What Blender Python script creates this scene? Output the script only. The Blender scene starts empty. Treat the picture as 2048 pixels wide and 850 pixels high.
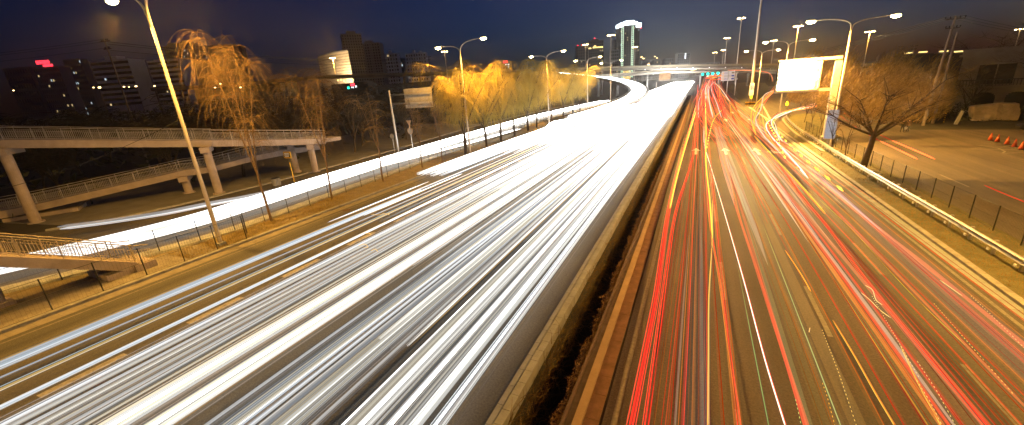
import bpy, bmesh, math, random
from mathutils import Vector, Matrix
random.seed(7)
S = bpy.context.scene
C = S.collection
R = math.radians

# ------------------------------------------------------------------ camera
F, CX, CY, EYE = 787.2, 1024.0, 425.0, 9.6
PITCH, ROLL, YAW = R(17.75), R(4.16), R(-25.56)
cp, sp, cyw, syw, cr, sr = math.cos(PITCH), math.sin(PITCH), math.cos(YAW), math.sin(YAW), math.cos(ROLL), math.sin(ROLL)
_f = Vector((syw*cp, cyw*cp, -sp)); _r = Vector((cyw, -syw, 0)); _d = _f.cross(_r)
_r2 = _r*cr + _d*sr; _d2 = _d*cr - _r*sr
cam_d = bpy.data.cameras.new('camera'); cam = bpy.data.objects.new('camera', cam_d); C.objects.link(cam)
m3 = Matrix((_r2, -_d2, -_f)).transposed()
cam.matrix_world = Matrix.Translation((0, 0, EYE)) @ m3.to_4x4()
cam_d.sensor_width = 36.0; cam_d.lens = 36.0*F/2048.0; cam_d.clip_end = 6000; cam_d.clip_start = 0.2
S.camera = cam
def ray(x, y): return _r2*((x-CX)/F) + _d2*((y-CY)/F) + _f
O = Vector((0, 0, EYE))
def at(x, y, z=0.0):
    d = ray(x, y); return O + d*((z-EYE)/d.z)
def atD(x, y, D): return O + ray(x, y)*D
def atY(x, y, Y):
    d = ray(x, y); return O + d*(Y/d.y)
def proj(p):
    v = Vector(p)-O; k = v.dot(_f); return CX+F*v.dot(_r2)/k, CY+F*v.dot(_d2)/k, k
def zat(p, y):                      # height above plan point p that shows at picture row y
    lo, hi = -20.0, 200.0
    for _ in range(50):
        m = (lo+hi)/2
        if proj((p[0], p[1], m))[1] > y: lo = m
        else: hi = m
    return (lo+hi)/2
def onplane(x, y, P, Q):            # ray through picture point meets the upright plane over P-Q
    n = Vector((Q[1]-P[1], P[0]-Q[0], 0)); d = ray(x, y)
    return O + d*((Vector((P[0], P[1], 0))-O).dot(n)/d.dot(n))

# ------------------------------------------------------------------ world, exposure
W = bpy.data.worlds.new('World'); S.world = W; W.use_nodes = True
wn = W.node_tree.nodes; wl = W.node_tree.links
bg = wn['Background']
sky = wn.new('ShaderNodeTexSky'); sky.sky_type = 'NISHITA'; sky.sun_disc = False
sky.sun_elevation = R(-2.3); sky.sun_rotation = R(12); sky.altitude = 100; sky.air_density = 1.0; sky.dust_density = 1.0; sky.ozone_density = 4.5
wl.new(sky.outputs['Color'], bg.inputs['Color']); bg.inputs['Strength'].default_value = 0.30
vs = S.view_settings; vs.view_transform = 'Standard'; vs.look = 'None'; vs.exposure = 0.0; vs.gamma = 1.0
S.display_settings.display_device = 'sRGB'
S.render.engine = 'CYCLES'
cy = S.cycles
cy.use_denoising = True
try: cy.denoiser = 'OPENIMAGEDENOISE'
except Exception: pass
cy.max_bounces = 5; cy.diffuse_bounces = 2; cy.glossy_bounces = 2; cy.transparent_max_bounces = 48; cy.volume_bounces = 0
cy.sample_clamp_indirect = 6.0; cy.use_light_tree = True

# ------------------------------------------------------------------ helpers
def tag(o, label=None, cat=None, group=None, kind=None):
    if label: o['label'] = label
    if cat: o['category'] = cat
    if group: o['group'] = group
    if kind: o['kind'] = kind
    return o
def empty(name, loc, label=None, cat=None, group=None):
    o = bpy.data.objects.new(name, None); C.objects.link(o); o.location = loc; o.empty_display_size = .3
    return tag(o, label, cat, group)
def wloc(o):
    v = Vector((0, 0, 0))
    while o is not None: v += Vector(o.location); o = o.parent
    return v
class MB:
    def __init__(s): s.v = []; s.f = []; s.col = []; s.cur = None
    def add(s, vs_, fs_):
        n = len(s.v); s.v += [tuple(p) for p in vs_]; s.f += [tuple(n+i for i in f) for f in fs_]
        return s
    def box(s, c, size, rz=0.0, rx=0.0):
        a, b, h = size[0]/2, size[1]/2, size[2]/2; M = Matrix.Rotation(rz, 3, 'Z') @ Matrix.Rotation(rx, 3, 'X')
        vs_ = [Vector(c)+M @ Vector((x, y, z)) for z in (-h, h) for x, y in ((-a, -b), (a, -b), (a, b), (-a, b))]
        return s.add(vs_, [(3, 2, 1, 0), (4, 5, 6, 7), (0, 1, 5, 4), (1, 2, 6, 5), (2, 3, 7, 6), (3, 0, 4, 7)])
    def bar(s, p, q, w, h, up=(0, 0, 1)):
        p, q = Vector(p), Vector(q); t = (q-p).normalized(); u = Vector(up)
        if abs(t.dot(u)) > .98: u = Vector((1, 0, 0))
        x = t.cross(u).normalized(); y = x.cross(t).normalized()
        vs_ = [c+x*a*w/2+y*b*h/2 for c in (p, q) for a, b in ((-1, -1), (1, -1), (1, 1), (-1, 1))]
        return s.add(vs_, [(3, 2, 1, 0), (4, 5, 6, 7), (0, 1, 5, 4), (1, 2, 6, 5), (2, 3, 7, 6), (3, 0, 4, 7)])
    def tube(s, pts, rad, n=6, caps=True):
        pts = [Vector(p) for p in pts]; k = len(pts)
        rad = [rad]*k if isinstance(rad, (int, float)) else rad
        b = len(s.v); xp = None
        for i, p in enumerate(pts):
            t = (pts[min(i+1, k-1)]-pts[max(i-1, 0)])
            t = t.normalized() if t.length > 1e-9 else Vector((0, 0, 1))
            if xp is None:
                u = Vector((0, 0, 1)) if abs(t.z) < .95 else Vector((1, 0, 0)); x = t.cross(u).normalized()
            else:
                x = (xp-t*xp.dot(t)); x = x.normalized() if x.length > 1e-6 else t.orthogonal().normalized()
            y = t.cross(x); xp = x
            for j in range(n):
                a = 2*math.pi*j/n; s.v.append(tuple(p+(x*math.cos(a)+y*math.sin(a))*rad[i]))
        for i in range(k-1):
            for j in range(n):
                j2 = (j+1) % n; s.f.append((b+i*n+j, b+i*n+j2, b+(i+1)*n+j2, b+(i+1)*n+j))
        if caps:
            s.f.append(tuple(b+j for j in range(n))[::-1]); s.f.append(tuple(b+(k-1)*n+j for j in range(n)))
        return s
    def sweep(s, path, prof, closed=False):     # profile of (offset to the right, z) along plan path
        path = [Vector((p[0], p[1], p[2] if len(p) > 2 else 0)) for p in path]; b = len(s.v); n = len(prof); k = len(path)
        for i, p in enumerate(path):
            t = path[min(i+1, k-1)]-path[max(i-1, 0)]; t.z = 0; t.normalize(); x = Vector((t.y, -t.x, 0))
            for o, z in prof: s.v.append(tuple(p+x*o+Vector((0, 0, z))))
        for i in range(k-1):
            for j in range(n if closed else n-1):
                j2 = (j+1) % n; s.f.append((b+i*n+j, b+i*n+j2, b+(i+1)*n+j2, b+(i+1)*n+j))
        if closed: s.f.append(tuple(b+j for j in range(n))); s.f.append(tuple(b+(k-1)*n+j for j in range(n))[::-1])
        return s
    def poly(s, pts, z0, z1=None):
        n = len(pts); P = [(p[0], p[1]) for p in pts]
        ar = sum(P[i][0]*P[(i+1) % n][1]-P[(i+1) % n][0]*P[i][1] for i in range(n))
        if ar < 0: P = P[::-1]
        if z1 is None: return s.add([(x, y, z0) for x, y in P], [tuple(range(n))])
        return s.add([(x, y, z0) for x, y in P]+[(x, y, z1) for x, y in P],
                     [tuple(range(n))[::-1], tuple(range(n, 2*n))]+[(i, (i+1) % n, n+(i+1) % n, n+i) for i in range(n)])
    def disc(s, c, r, t, axis, n=16):           # short cylinder
        c = Vector(c); a = Vector(axis).normalized(); return s.tube([c-a*t/2, c+a*t/2], r, n)
    def build(s, name, mat, parent=None, loc=None, smooth=False):
        me = bpy.data.meshes.new(name); off = wloc(parent) if parent else Vector(loc or (0, 0, 0))
        me.from_pydata([tuple(Vector(p)-off) for p in s.v], [], s.f); me.update()
        if mat: me.materials.append(mat)
        if smooth:
            for p in me.polygons: p.use_smooth = True
        o = bpy.data.objects.new(name, me); C.objects.link(o)
        if parent: o.parent = parent
        elif loc: o.location = loc
        return o
def copy_tree(o, parent=None):
    c = o.copy(); C.objects.link(c); c.parent = parent
    for ch in list(o.children): copy_tree(ch, c)
    return c
def catmull(pts, per=6):
    P = [Vector(p) for p in pts]
    if len(P) < 3: return [P[0].lerp(P[-1], i/per) for i in range(per+1)]
    Q = [P[0]*2-P[1]]+P+[P[-1]*2-P[-2]]; out = []
    for i in range(1, len(Q)-2):
        a, b, c, d = Q[i-1:i+3]
        for k in range(per):
            t = k/per
            out.append(.5*((2*b)+(c-a)*t+(2*a-5*b+4*c-d)*t*t+(3*b-a-3*c+d)*t**3))
    return out+[P[-1]]
def along(path, ds):                            # points every ds metres
    path = [Vector(p) for p in path]; out = [path[0].copy()]; acc = 0
    for a, b in zip(path, path[1:]):
        L = (b-a).length; t = ds-acc
        while t <= L: out.append(a.lerp(b, t/L)); t += ds
        acc = L-(t-ds)
    return out

# ------------------------------------------------------------------ materials
def emit(name, col, st):
    m = bpy.data.materials.new(name); m.use_nodes = True; nt = m.node_tree; nt.nodes.remove(nt.nodes['Principled BSDF'])
    e = nt.nodes.new('ShaderNodeEmission'); e.inputs['Color'].default_value = (*col, 1); e.inputs['Strength'].default_value = st
    nt.links.new(e.outputs['Emission'], nt.nodes['Material Output'].inputs['Surface']); return m
def mat(name, col, rough=.8, var=.25, scale=3.0, bump=0.0, bscale=None, metal=0.0, col2=None, stretch=None, spec=.4):
    m = bpy.data.materials.new(name); m.use_nodes = True; nt = m.node_tree; b = nt.nodes['Principled BSDF']
    b.inputs['Roughness'].default_value = rough; b.inputs['Metallic'].default_value = metal; b.inputs['Specular IOR Level'].default_value = spec
    tc = nt.nodes.new('ShaderNodeTexCoord'); mp = nt.nodes.new('ShaderNodeMapping'); nt.links.new(tc.outputs['Object'], mp.inputs['Vector'])
    if stretch: mp.inputs['Scale'].default_value = stretch
    n = nt.nodes.new('ShaderNodeTexNoise'); n.inputs['Scale'].default_value = scale; n.inputs['Detail'].default_value = 6; n.inputs['Roughness'].default_value = .65
    nt.links.new(mp.outputs['Vector'], n.inputs['Vector'])
    rp = nt.nodes.new('ShaderNodeValToRGB'); c2 = col2 or [c*(1+var) for c in col]; c1 = col if col2 else [c*(1-var) for c in col]
    rp.color_ramp.elements[0].position = .3; rp.color_ramp.elements[1].position = .7
    rp.color_ramp.elements[0].color = (*c1, 1); rp.color_ramp.elements[1].color = (*c2, 1)
    nt.links.new(n.outputs['Fac'], rp.inputs['Fac']); nt.links.new(rp.outputs['Color'], b.inputs['Base Color'])
    if bump:
        n2 = nt.nodes.new('ShaderNodeTexNoise'); n2.inputs['Scale'].default_value = bscale or scale*6; n2.inputs['Detail'].default_value = 4
        nt.links.new(mp.outputs['Vector'], n2.inputs['Vector'])
        bp = nt.nodes.new('ShaderNodeBump'); bp.inputs['Strength'].default_value = bump; bp.inputs['Distance'].default_value = .05
        nt.links.new(n2.outputs['Fac'], bp.inputs['Height']); nt.links.new(bp.outputs['Normal'], b.inputs['Normal'])
    return m
def asphalt(name, base, patch):
    m = mat(name, base, .72, .3, .35, .5, 60, stretch=(1, .25, 1)); nt = m.node_tree; b = nt.nodes['Principled BSDF']
    src = b.inputs['Base Color'].links[0].from_socket
    n = nt.nodes.new('ShaderNodeTexNoise'); n.inputs['Scale'].default_value = 14; n.inputs['Detail'].default_value = 8; n.inputs['Roughness'].default_value = .8
    tc = nt.nodes['Texture Coordinate']; nt.links.new(tc.outputs['Object'], n.inputs['Vector'])
    rp = nt.nodes.new('ShaderNodeValToRGB'); rp.color_ramp.elements[0].position = .32; rp.color_ramp.elements[1].position = .72
    rp.color_ramp.elements[0].color = (.45, .45, .45, 1); rp.color_ramp.elements[1].color = (1.7, 1.65, 1.55, 1)
    nt.links.new(n.outputs['Fac'], rp.inputs['Fac'])
    mx = nt.nodes.new('ShaderNodeMixRGB'); mx.blend_type = 'MULTIPLY'; mx.inputs['Fac'].default_value = 1
    nt.links.new(src, mx.inputs['Color1']); nt.links.new(rp.outputs['Color'], mx.inputs['Color2'])
    # lengthwise wear where the wheels run
    w = nt.nodes.new('ShaderNodeTexNoise'); w.inputs['Scale'].default_value = 1.0; w.inputs['Detail'].default_value = 3
    mp = nt.nodes.new('ShaderNodeMapping'); mp.inputs['Scale'].default_value = (1.3, .02, 1); nt.links.new(tc.outputs['Object'], mp.inputs['Vector']); nt.links.new(mp.outputs['Vector'], w.inputs['Vector'])
    r2 = nt.nodes.new('ShaderNodeValToRGB'); r2.color_ramp.elements[0].position = .35; r2.color_ramp.elements[1].position = .65
    r2.color_ramp.elements[0].color = (.75, .74, .72, 1); r2.color_ramp.elements[1].color = (*patch, 1)
    nt.links.new(w.outputs['Fac'], r2.inputs['Fac'])
    m2 = nt.nodes.new('ShaderNodeMixRGB'); m2.blend_type = 'MULTIPLY'; m2.inputs['Fac'].default_value = 1
    nt.links.new(mx.outputs['Color'], m2.inputs['Color1']); nt.links.new(r2.outputs['Color'], m2.inputs['Color2']); nt.links.new(m2.outputs['Color'], b.inputs['Base Color'])
    return m
M = {}
M['asphalt'] = asphalt('asphalt', (.080, .076, .070), (1.25, 1.22, 1.15))
M['asphalt_old'] = asphalt('asphalt_old', (.085, .07, .058), (1.2, 1.15, 1.1))
M['earth'] = mat('earth', (.035, .03, .022), .95, .4, .2, .4, 4)
M['dirt'] = mat('dirt', (.14, .11, .065), .95, .3, 1.2, 1.0, 14, col2=(.26, .20, .11))
M['verge_green'] = mat('verge_green', (.07, .075, .03), .95, .3, 1.2, .9, 14, col2=(.16, .13, .06))
M['kerb'] = mat('kerb_stone', (.26, .25, .23), .85, .3, 2.5, .4, 30)
M['flag'] = mat('flagstone', (.22, .19, .15), .85, .25, 1.5, .3, 20)
M['concrete'] = mat('concrete', (.25, .25, .25), .85, .2, 1.2, .3, 18)
M['concrete_dark'] = mat('concrete_dark', (.16, .15, .14), .9, .25, .5, .2, 8)
M['ramp_conc'] = mat('ramp_concrete', (.34, .28, .25), .85, .22, .8, .3, 15)
M['lightwall'] = mat('pale_concrete', (.30, .30, .28), .9, .35, 1.6, .5, 9, stretch=(1, 1, .3))
M['brick'] = mat('red_paver', (.15, .075, .05), .85, .3, 2.0, .3, 25)
M['tanbeam'] = mat('tan_stone', (.30, .20, .12), .85, .2, 1.0, .2, 25)
M['brownrail'] = mat('brown_edging', (.10, .06, .045), .8, .3, 3, .2, 20)
M['paint'] = mat('road_paint', (.62, .58, .50), .75, .25, 9, .2, 60)
M['paint_worn'] = mat('road_paint_worn', (.19, .17, .14), .8, .35, 6, .2, 60)
M['paint_mid'] = mat('road_paint_mid', (.30, .28, .23), .8, .35, 6, .2, 60)
M['galv'] = mat('galvanised_steel', (.42, .41, .39), .42, .15, 2, 0, metal=.7)
M['pole'] = mat('painted_pole', (.50, .44, .37), .5, .1, 3, 0)
M['pole_dark'] = mat('concrete_pole', (.22, .18, .15), .8, .2, 2, .1, 20)
M['rail'] = mat('steel_railing', (.50, .47, .45), .35, .15, 3, 0, metal=.3)
M['rail_brass'] = mat('painted_railing', (.40, .33, .22), .5, .15, 3, 0)
M['fence'] = mat('dark_fence', (.02, .02, .018), .6, .2, 3, 0)
M['bark'] = mat('bark', (.16, .105, .06), .9, .35, 5, .6, 30)
M['bark_dark'] = mat('bark_dark', (.07, .05, .035), .9, .35, 5, .6, 30)
M['twig'] = mat('willow_twig', (.30, .20, .055), .8, .3, 4, 0)
M['twig_dry'] = mat('dry_twig', (.24, .155, .06), .85, .4, 3, 0)
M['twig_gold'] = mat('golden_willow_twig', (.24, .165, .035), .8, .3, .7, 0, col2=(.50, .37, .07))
M['reed'] = mat('straw_reed', (.10, .06, .02), .85, .4, .9, 0, col2=(.46, .31, .11))
M['twig_young'] = mat('young_willow_twig', (.17, .105, .04), .8, .3, 4, 0)
M['twig_dark'] = mat('dark_twig', (.05, .04, .028), .9, .3, 3, 0)
M['vine'] = mat('dry_vine', (.15, .095, .035), .9, .4, 4, 0)
M['leaf_dry'] = mat('dry_leaf', (.20, .11, .05), .9, .5, 5, 0)
M['grass_dry'] = mat('dry_grass', (.34, .25, .09), .9, .4, 3, 0)
M['shrub'] = mat('dark_shrub', (.03, .032, .016), .9, .4, 3, 0)
M['rock'] = mat('boulder_stone', (.24, .19, .15), .85, .3, 1.2, .8, 5)
M['black'] = mat('black_trim', (.012, .012, .013), .5, .2, 3, 0)
M['wire'] = mat('wire', (.015, .015, .016), .7, .1, 3, 0)
M['glass_dark'] = mat('dark_glass', (.012, .013, .016), .25, .2, 3, 0)
M['sign_grey'] = emit('self_glowing_grey', (.355, .34, .35), 1.0)  # blank sign face: glow added to hold a flat grey, no lamp behind
M['sign_back'] = mat('sign_back', (.30, .27, .22), .6, .2, 2, 0)
M['sign_white'] = mat('sign_white', (.72, .72, .76), .6, .05, 3, 0)
M['sign_blue'] = mat('sign_blue', (.10, .13, .42), .6, .1, 3, 0)
M['sign_pink'] = mat('sign_cream', (.8, .66, .52), .6, .1, 3, 0)
M['yellow'] = mat('yellow_paint', (.62, .38, .03), .6, .1, 4, 0)
M['cone'] = mat('cone_orange', (.34, .05, .014), .6, .1, 4, 0)
M['cone_white'] = mat('cone_band', (.36, .12, .05), .6, .1, 4, 0)
M['flyover'] = mat('flyover_concrete', (.18, .165, .14), .85, .2, .15, .1, 3)
M['flyover_cream'] = mat('flyover_parapet', (.30, .27, .20), .8, .12, .2, .1, 3)
M['skin'] = mat('skin', (.34, .2, .14), .6, .1, 8, 0)
M['hair'] = mat('hair', (.012, .01, .009), .7, .2, 8, 0)
M['cloth_dark'] = mat('dark_cloth', (.02, .019, .022), .9, .2, 8, 0)
M['cloth_brown'] = mat('brown_cloth', (.10, .06, .045), .9, .2, 8, 0)
M['cloth_jean'] = mat('trousers', (.03, .032, .05), .9, .2, 8, 0)
M['bag'] = mat('white_plastic', (.65, .6, .55), .5, .1, 8, 0)
M['carpaint'] = mat('car_paint', (.02, .02, .024), .25, .1, 8, 0)
M['tyre'] = mat('tyre', (.012, .012, .012), .8, .1, 8, 0)
SOD = (1.0, .51, .085)
M['lamp'] = emit('sodium_lamp', (1.0, .70, .28), 110)
M['lamp_far'] = emit('sodium_lamp_far', (1.0, .68, .27), 45)
M['lamp_dot'] = emit('sodium_dot', (1.0, .62, .25), 14)
M['led'] = emit('led_panel', (1.0, .90, .58), 85)
M['green_lamp'] = emit('green_lamp', (.02, 1.0, .65), 5)
M['red_neon'] = emit('red_neon', (1.0, .03, .05), 5)
M['red_lamp'] = emit('red_lamp', (1.0, .10, .03), 12)
M['white_dot'] = emit('white_dot', (.85, .92, 1), 3)
M['win_cool'] = emit('window_cool', (.75, .9, 1), .9)
M['win_warm'] = emit('window_warm', (1, .75, .35), .9)
M['neon_green'] = emit('neon_green', (.72, 1.0, .72), 1.5)
M['neon_white'] = emit('neon_white', (.82, .93, 1.0), 5)
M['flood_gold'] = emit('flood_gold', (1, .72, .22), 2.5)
M['beacon'] = emit('amber_beacon', (1, .65, .02), 5)

def trail_mat():
    m = bpy.data.materials.new('vehicle_light'); m.use_nodes = True; nt = m.node_tree; nt.nodes.remove(nt.nodes['Principled BSDF'])
    a = nt.nodes.new('ShaderNodeAttribute'); a.attribute_name = 'tcol'; b = nt.nodes.new('ShaderNodeAttribute'); b.attribute_name = 'talpha'
    e = nt.nodes.new('ShaderNodeEmission'); t = nt.nodes.new('ShaderNodeBsdfTransparent'); x = nt.nodes.new('ShaderNodeAddShader')
    pw = nt.nodes.new('ShaderNodeMath'); pw.operation = 'POWER'; pw.inputs[1].default_value = 3.0; sb = nt.nodes.new('ShaderNodeMath'); sb.operation = 'SUBTRACT'; sb.inputs[0].default_value = 1.0
    nt.links.new(a.outputs['Color'], e.inputs['Color']); nt.links.new(b.outputs['Fac'], e.inputs['Strength'])
    nt.links.new(b.outputs['Fac'], pw.inputs[0]); nt.links.new(pw.outputs[0], sb.inputs[1]); nt.links.new(sb.outputs[0], t.inputs['Color'])
    nt.links.new(t.outputs['BSDF'], x.inputs[0]); nt.links.new(e.outputs['Emission'], x.inputs[1])
    nt.links.new(x.outputs['Shader'], nt.nodes['Material Output'].inputs['Surface']); return m
M['trail'] = trail_mat()
class TB(MB):                                   # light streaks: each point carries its own radiance
    def __init__(s): super().__init__(); s.c = []; s.a = []
    def streak(s, pts, rad, col, fn, alpha=1.0, n=5, taper=True):
        b = len(s.v); k = len(pts); rr = [rad]*k if isinstance(rad, (int, float)) else list(rad)
        if taper: rr[0] *= .25; rr[-1] *= .25
        s.tube(pts, rr, n)
        for p in pts:
            g = fn(p)
            for _ in range(n): s.c.append((col[0]*g, col[1]*g, col[2]*g, 1)); s.a.append(alpha)
    def build(s, name, loc=None):
        o = MB.build(s, name, M['trail'], None, loc); me = o.data
        a = me.attributes.new('tcol', 'FLOAT_COLOR', 'POINT'); a.data.foreach_set('color', [x for c in s.c for x in c])
        b = me.attributes.new('talpha', 'FLOAT', 'POINT'); b.data.foreach_set('value', s.a)
        return o

# ================================================================== SETTING
def sheet(name, pts, z, m):
    return tag(MB().poly(pts, z).build(name, m), kind='structure')
# ground: one sheet with the sunk planting trench between the carriageways
g = MB(); XT0, XT1, DEP = -4.62, -3.05, -1.9
prof = [(-4000, 0), (XT0, 0), (XT0-.001, DEP), (XT1, DEP), (XT1+.001, 0), (4000, 0)]
for ya, yb in ((-60, 205),):
    vs_ = [(x, y, z) for y in (ya, yb) for x, z in prof]
    g.add(vs_, [(i, i+1, 7+i, 6+i) for i in range(5)])
g.add([(-4000, 205, 0), (4000, 205, 0), (4000, 5000, 0), (-4000, 5000, 0)], [(0, 1, 2, 3)])
g.add([(-4000, -300, 0), (4000, -300, 0), (4000, -60, 0), (-4000, -60, 0)], [(0, 1, 2, 3)])
g.add([(XT0, 205, 0), (XT0, 205, DEP), (XT1, 205, DEP), (XT1, 205, 0)], [(0, 1, 2, 3)])
tag(g.build('ground', M['earth']), kind='structure')
sheet('road', [(-29.6, -20), (-5.15, -20), (-5.15, 800), (-29.6, 800)], .004, M['asphalt'])
tag(MB().poly([(-1.95, -20), (12.0, -20), (12.0, 85), (13.2, 125), (11.5, 180), (11.5, 400), (-1.95, 400)], .004).build('road', M['asphalt_old']), kind='structure')
# gutter strips of flagstones with joints
def slabs(name, x0, x1, y0, y1, L, z0, z1, m, gap=.012, jit=.0, loc=None):
    b = MB(); y = y0
    while y < y1:
        l = L*(1+random.uniform(-.1, .1)); b.box(((x0+x1)/2+random.uniform(-jit, jit), y+l/2, (z0+z1)/2+random.uniform(-jit, jit)*.4), (x1-x0, l-gap, z1-z0)); y += l
    return b.build(name, m)
tag(slabs('gutter', -29.58, -28.75, -6, 140, .9, -.05, .012, M['flag']), kind='structure')
tag(slabs('kerb', -29.95, -29.62, -6, 160, 1.0, -.05, .15, M['kerb'], .015, .004), kind='structure')
tag(slabs('kerb', 12.05, 12.35, -6, 78, 1.0, -.05, .12, M['kerb'], .015, .004), kind='structure')
tag(slabs('gutter', 11.55, 12.02, -6, 78, 1.2, -.05, .010, M['concrete']), kind='structure')
# left verge, front paving, service road
svc_edge = [(-46, -14), (-41.5, -4), (-38.6, 5), (-36.2, 11), (-34.9, 16), (-34.7, 20), (-35.4, 28), (-36.0, 36), (-37.0, 50), (-38.3, 75), (-39.2, 110), (-36.5, 150), (-33, 180)]
svc_edge = [tuple(p)[:2] for p in catmull([(x, y, 0) for x, y in svc_edge], 5)]
tag(MB().poly([(-29.95, -15)]+[(x+.7, y) for x, y in svc_edge]+[(-29.95, 180)], .003).build('verge', M['dirt']), kind='structure')
far_edge = [(-66, -14), (-60, 5), (-52, 14), (-49.5, 20), (-48.6, 30), (-48.8, 40), (-49.5, 55), (-51.5, 70), (-54, 100), (-53, 150), (-50, 180)]
b = MB(); n = len(svc_edge)
fe = catmull([(x, y, 0) for x, y in far_edge], 6)
def xlerp(path, y):
    for p, q in zip(path, path[1:]):
        if p[1] <= y <= q[1]: return p[0]+(q[0]-p[0])*(y-p[1])/(q[1]-p[1]+1e-9)
    return path[-1][0] if y > path[-1][1] else path[0][0]
for i in range(n-1):
    (x0, y0), (x1, y1) = svc_edge[i], svc_edge[i+1]
    b.add([(xlerp(fe, y0), y0, .004), (x0, y0, .004), (x1, y1, .004), (xlerp(fe, y1), y1, .004)], [(0, 1, 2, 3)])
tag(b.build('service_road', M['asphalt']), kind='structure')
tag(MB().sweep([(p[0], p[1], 0) for p in svc_edge], [(0, .0), (0, .10), (.28, .12), (1.55, .16), (1.6, .02)]).build('kerb', M['lightwall']), kind='structure')
tag(MB().sweep([(p.x, p.y, 0) for p in fe if 12 < p.y], [(-.3, 0), (-.3, .16), (0, .16), (0, 0)]).build('kerb', M['kerb']), kind='structure')
sheet('pavement', [(-80, 10), (-52.5, 14.5), (-49.9, 20), (-49.0, 30), (-49.2, 40), (-49.9, 55), (-52, 70), (-54.4, 100), (-90, 110)], .006, M['concrete_dark'])
b = MB()
for i in range(6):
    for j in range(int(30/.42)):
        pass
tag(slabs('paving', -33.6, -30.0, -6, 14.5, .6, -.05, .010, M['flag'], .012, .003), kind='structure')
# median stones
tag(slabs('kerb', -5.13, -4.93, -8, 200, .8, -.1, .10, M['concrete'], .02, .004), kind='structure')
tag(slabs('kerb', -4.88, -4.60, -8, 200, .62, -.3, .16, M['concrete'], .02, .008), kind='structure')
tag(MB().box((-3.0, 96, -.15), (.10, 208, .62)).build('median_edging', M['brownrail']), kind='structure')
tag(MB().box((-2.84, 96, -.02), (.20, 208, .20)).build('median_edging', M['brownrail']), kind='structure')
tag(MB().box((-2.60, 96, .04), (.26, 208, .22)).build('median_kerb', M['tanbeam']), kind='structure')
tag(slabs('paving', -2.465, -2.03, -8, 200, .95, -.1, .05, M['brick'], .014, .004), kind='structure')
# painted marks
def marks(items, m, name='road_marking', z=.009):
    b = MB()
    for pts in items: b.poly(pts, z)
    return tag(b.build(name, m), kind='structure')
def rect(x, y0, y1, w): return [(x-w/2, y0), (x+w/2, y0), (x+w/2, y1), (x-w/2, y1)]
dash = []
for x, ph in ((1.66, 17.6), (5.02, 19.9-4), (8.4, 22.1)):
    for k in range(-3, 16):
        y = ph+10.6*k
        if y > -6: dash.append(rect(x, y, y+4.0, .17))
marks(dash, M['paint_worn'])
marks([rect(-1.62, -8, 200, .17), rect(11.25, -8, 70, .15)], M['paint_worn'])
marks([rect(-21.2, 3.2+4.9*k, 5.75+4.9*k, .42) for k in range(-2, 12)], M['paint_mid'])
marks([rect(-28.3, -8, 130, .13)], M['paint_worn'])
marks([rect(-17.5, 6+10.6*k, 10+10.6*k, .16) for k in range(-1, 12)]+[rect(-13.6, 4+10.6*k, 8+10.6*k, .16) for k in range(-1, 12)], M['paint_worn'])
def arrow(cx, y, s=1.0, turn=0):
    sh = [(cx-.16, y-2.6), (cx+.16, y-2.6), (cx+.16, y), (cx-.16, y)]
    hd = [(cx-.55*s, y), (cx+.55*s, y), (cx, y+2.2)]
    out = [sh, hd]
    if turn:
        out[1] = [(cx+turn*.16, y-.9), (cx+turn*1.0, y-.2), (cx+turn*1.0, y+.7), (cx+turn*1.75, y-.7), (cx+turn*1.0, y-1.9), (cx+turn*1.0, y-1.3), (cx+turn*.16, y-1.9)]
    return out
aa = []
for px in (1392, 1450, 1512): aa += arrow(at(px, 300).x, 56)
aa += arrow(9.6, 56, 1, -1)
for px, py in ((1452, 240), (1500, 240), (1465, 225)): q = at(px, py); aa += arrow(q.x, q.y)
marks(aa, M['paint'])
# right side: verge, service road, forecourt
tag(MB().poly([(12.36, -10), (16.0, -10), (15.9, 60), (14.6, 76), (12.36, 66)], .02).build('verge', M['verge_green']), kind='structure')
sheet('service_road', [(16.0, -10), (26.0, -10), (26.5, 60), (27.5, 77), (34, 130), (40, 260), (33, 260), (22, 110), (15.9, 60)], .004, M['asphalt_old'])
sheet('forecourt', [(26.0, 0), (120, 0), (120, 66), (40, 71.5), (27.2, 73.5), (26.48, 60)], .006, M['asphalt_old'])
tag(slabs('kerb', 25.7, 25.95, 20, 44, .8, -.05, .10, M['kerb'], .02, .01), kind='structure')
marks([rect(19.0, y, y+4.2, .13) for y in (-2, 8.6, 19.2, 29.8, 40.2)], M['paint_worn'])
# wide ramp junction beyond, with the raised islands
sheet('ramp_road', [(12.0, 70), (14.5, 77), (15.5, 98), (23, 100), (34, 150), (30, 240), (26, 420), (11.5, 420), (11.5, 180), (13.2, 125)], .003, M['asphalt_old'])
isl = [tuple(at(x, y))[:2] for x, y in ((1500, 213), (1482, 203), (1467, 190), (1455, 178), (1462, 168), (1490, 165), (1530, 166), (1538, 174), (1533, 190), (1522, 205), (1510, 213))]
tag(MB().poly(isl, .0, .14).build('traffic_island', M['verge_green']), kind='structure')
marks([[tuple(at(x, y))[:2] for x, y in q] for q in (((1540, 240), (1500, 214), (1497, 215), (1536, 240)), ((1540, 240), (1522, 208), (1526, 208), (1543, 240)))], M['paint'])
isr = [tuple(at(x, y))[:2] for x, y in ((1628, 292), (1592, 268), (1573, 250), (1567, 238), (1578, 231), (1610, 228), (1645, 228), (1660, 246), (1680, 275))]
tag(MB().poly(isr, .0, .12).build('traffic_island', M['verge_green']), kind='structure')
ISLE = [at(x, y) for x, y in ((1646, 304), (1628, 292), (1592, 268), (1573, 250), (1567, 238), (1578, 231))]
tag(MB().sweep(catmull([tuple(p) for p in ISLE], 5), [(-.2, 0), (-.2, .16), (.12, .16), (.12, 0)]).build('kerb', M['kerb']), kind='structure')
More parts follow.
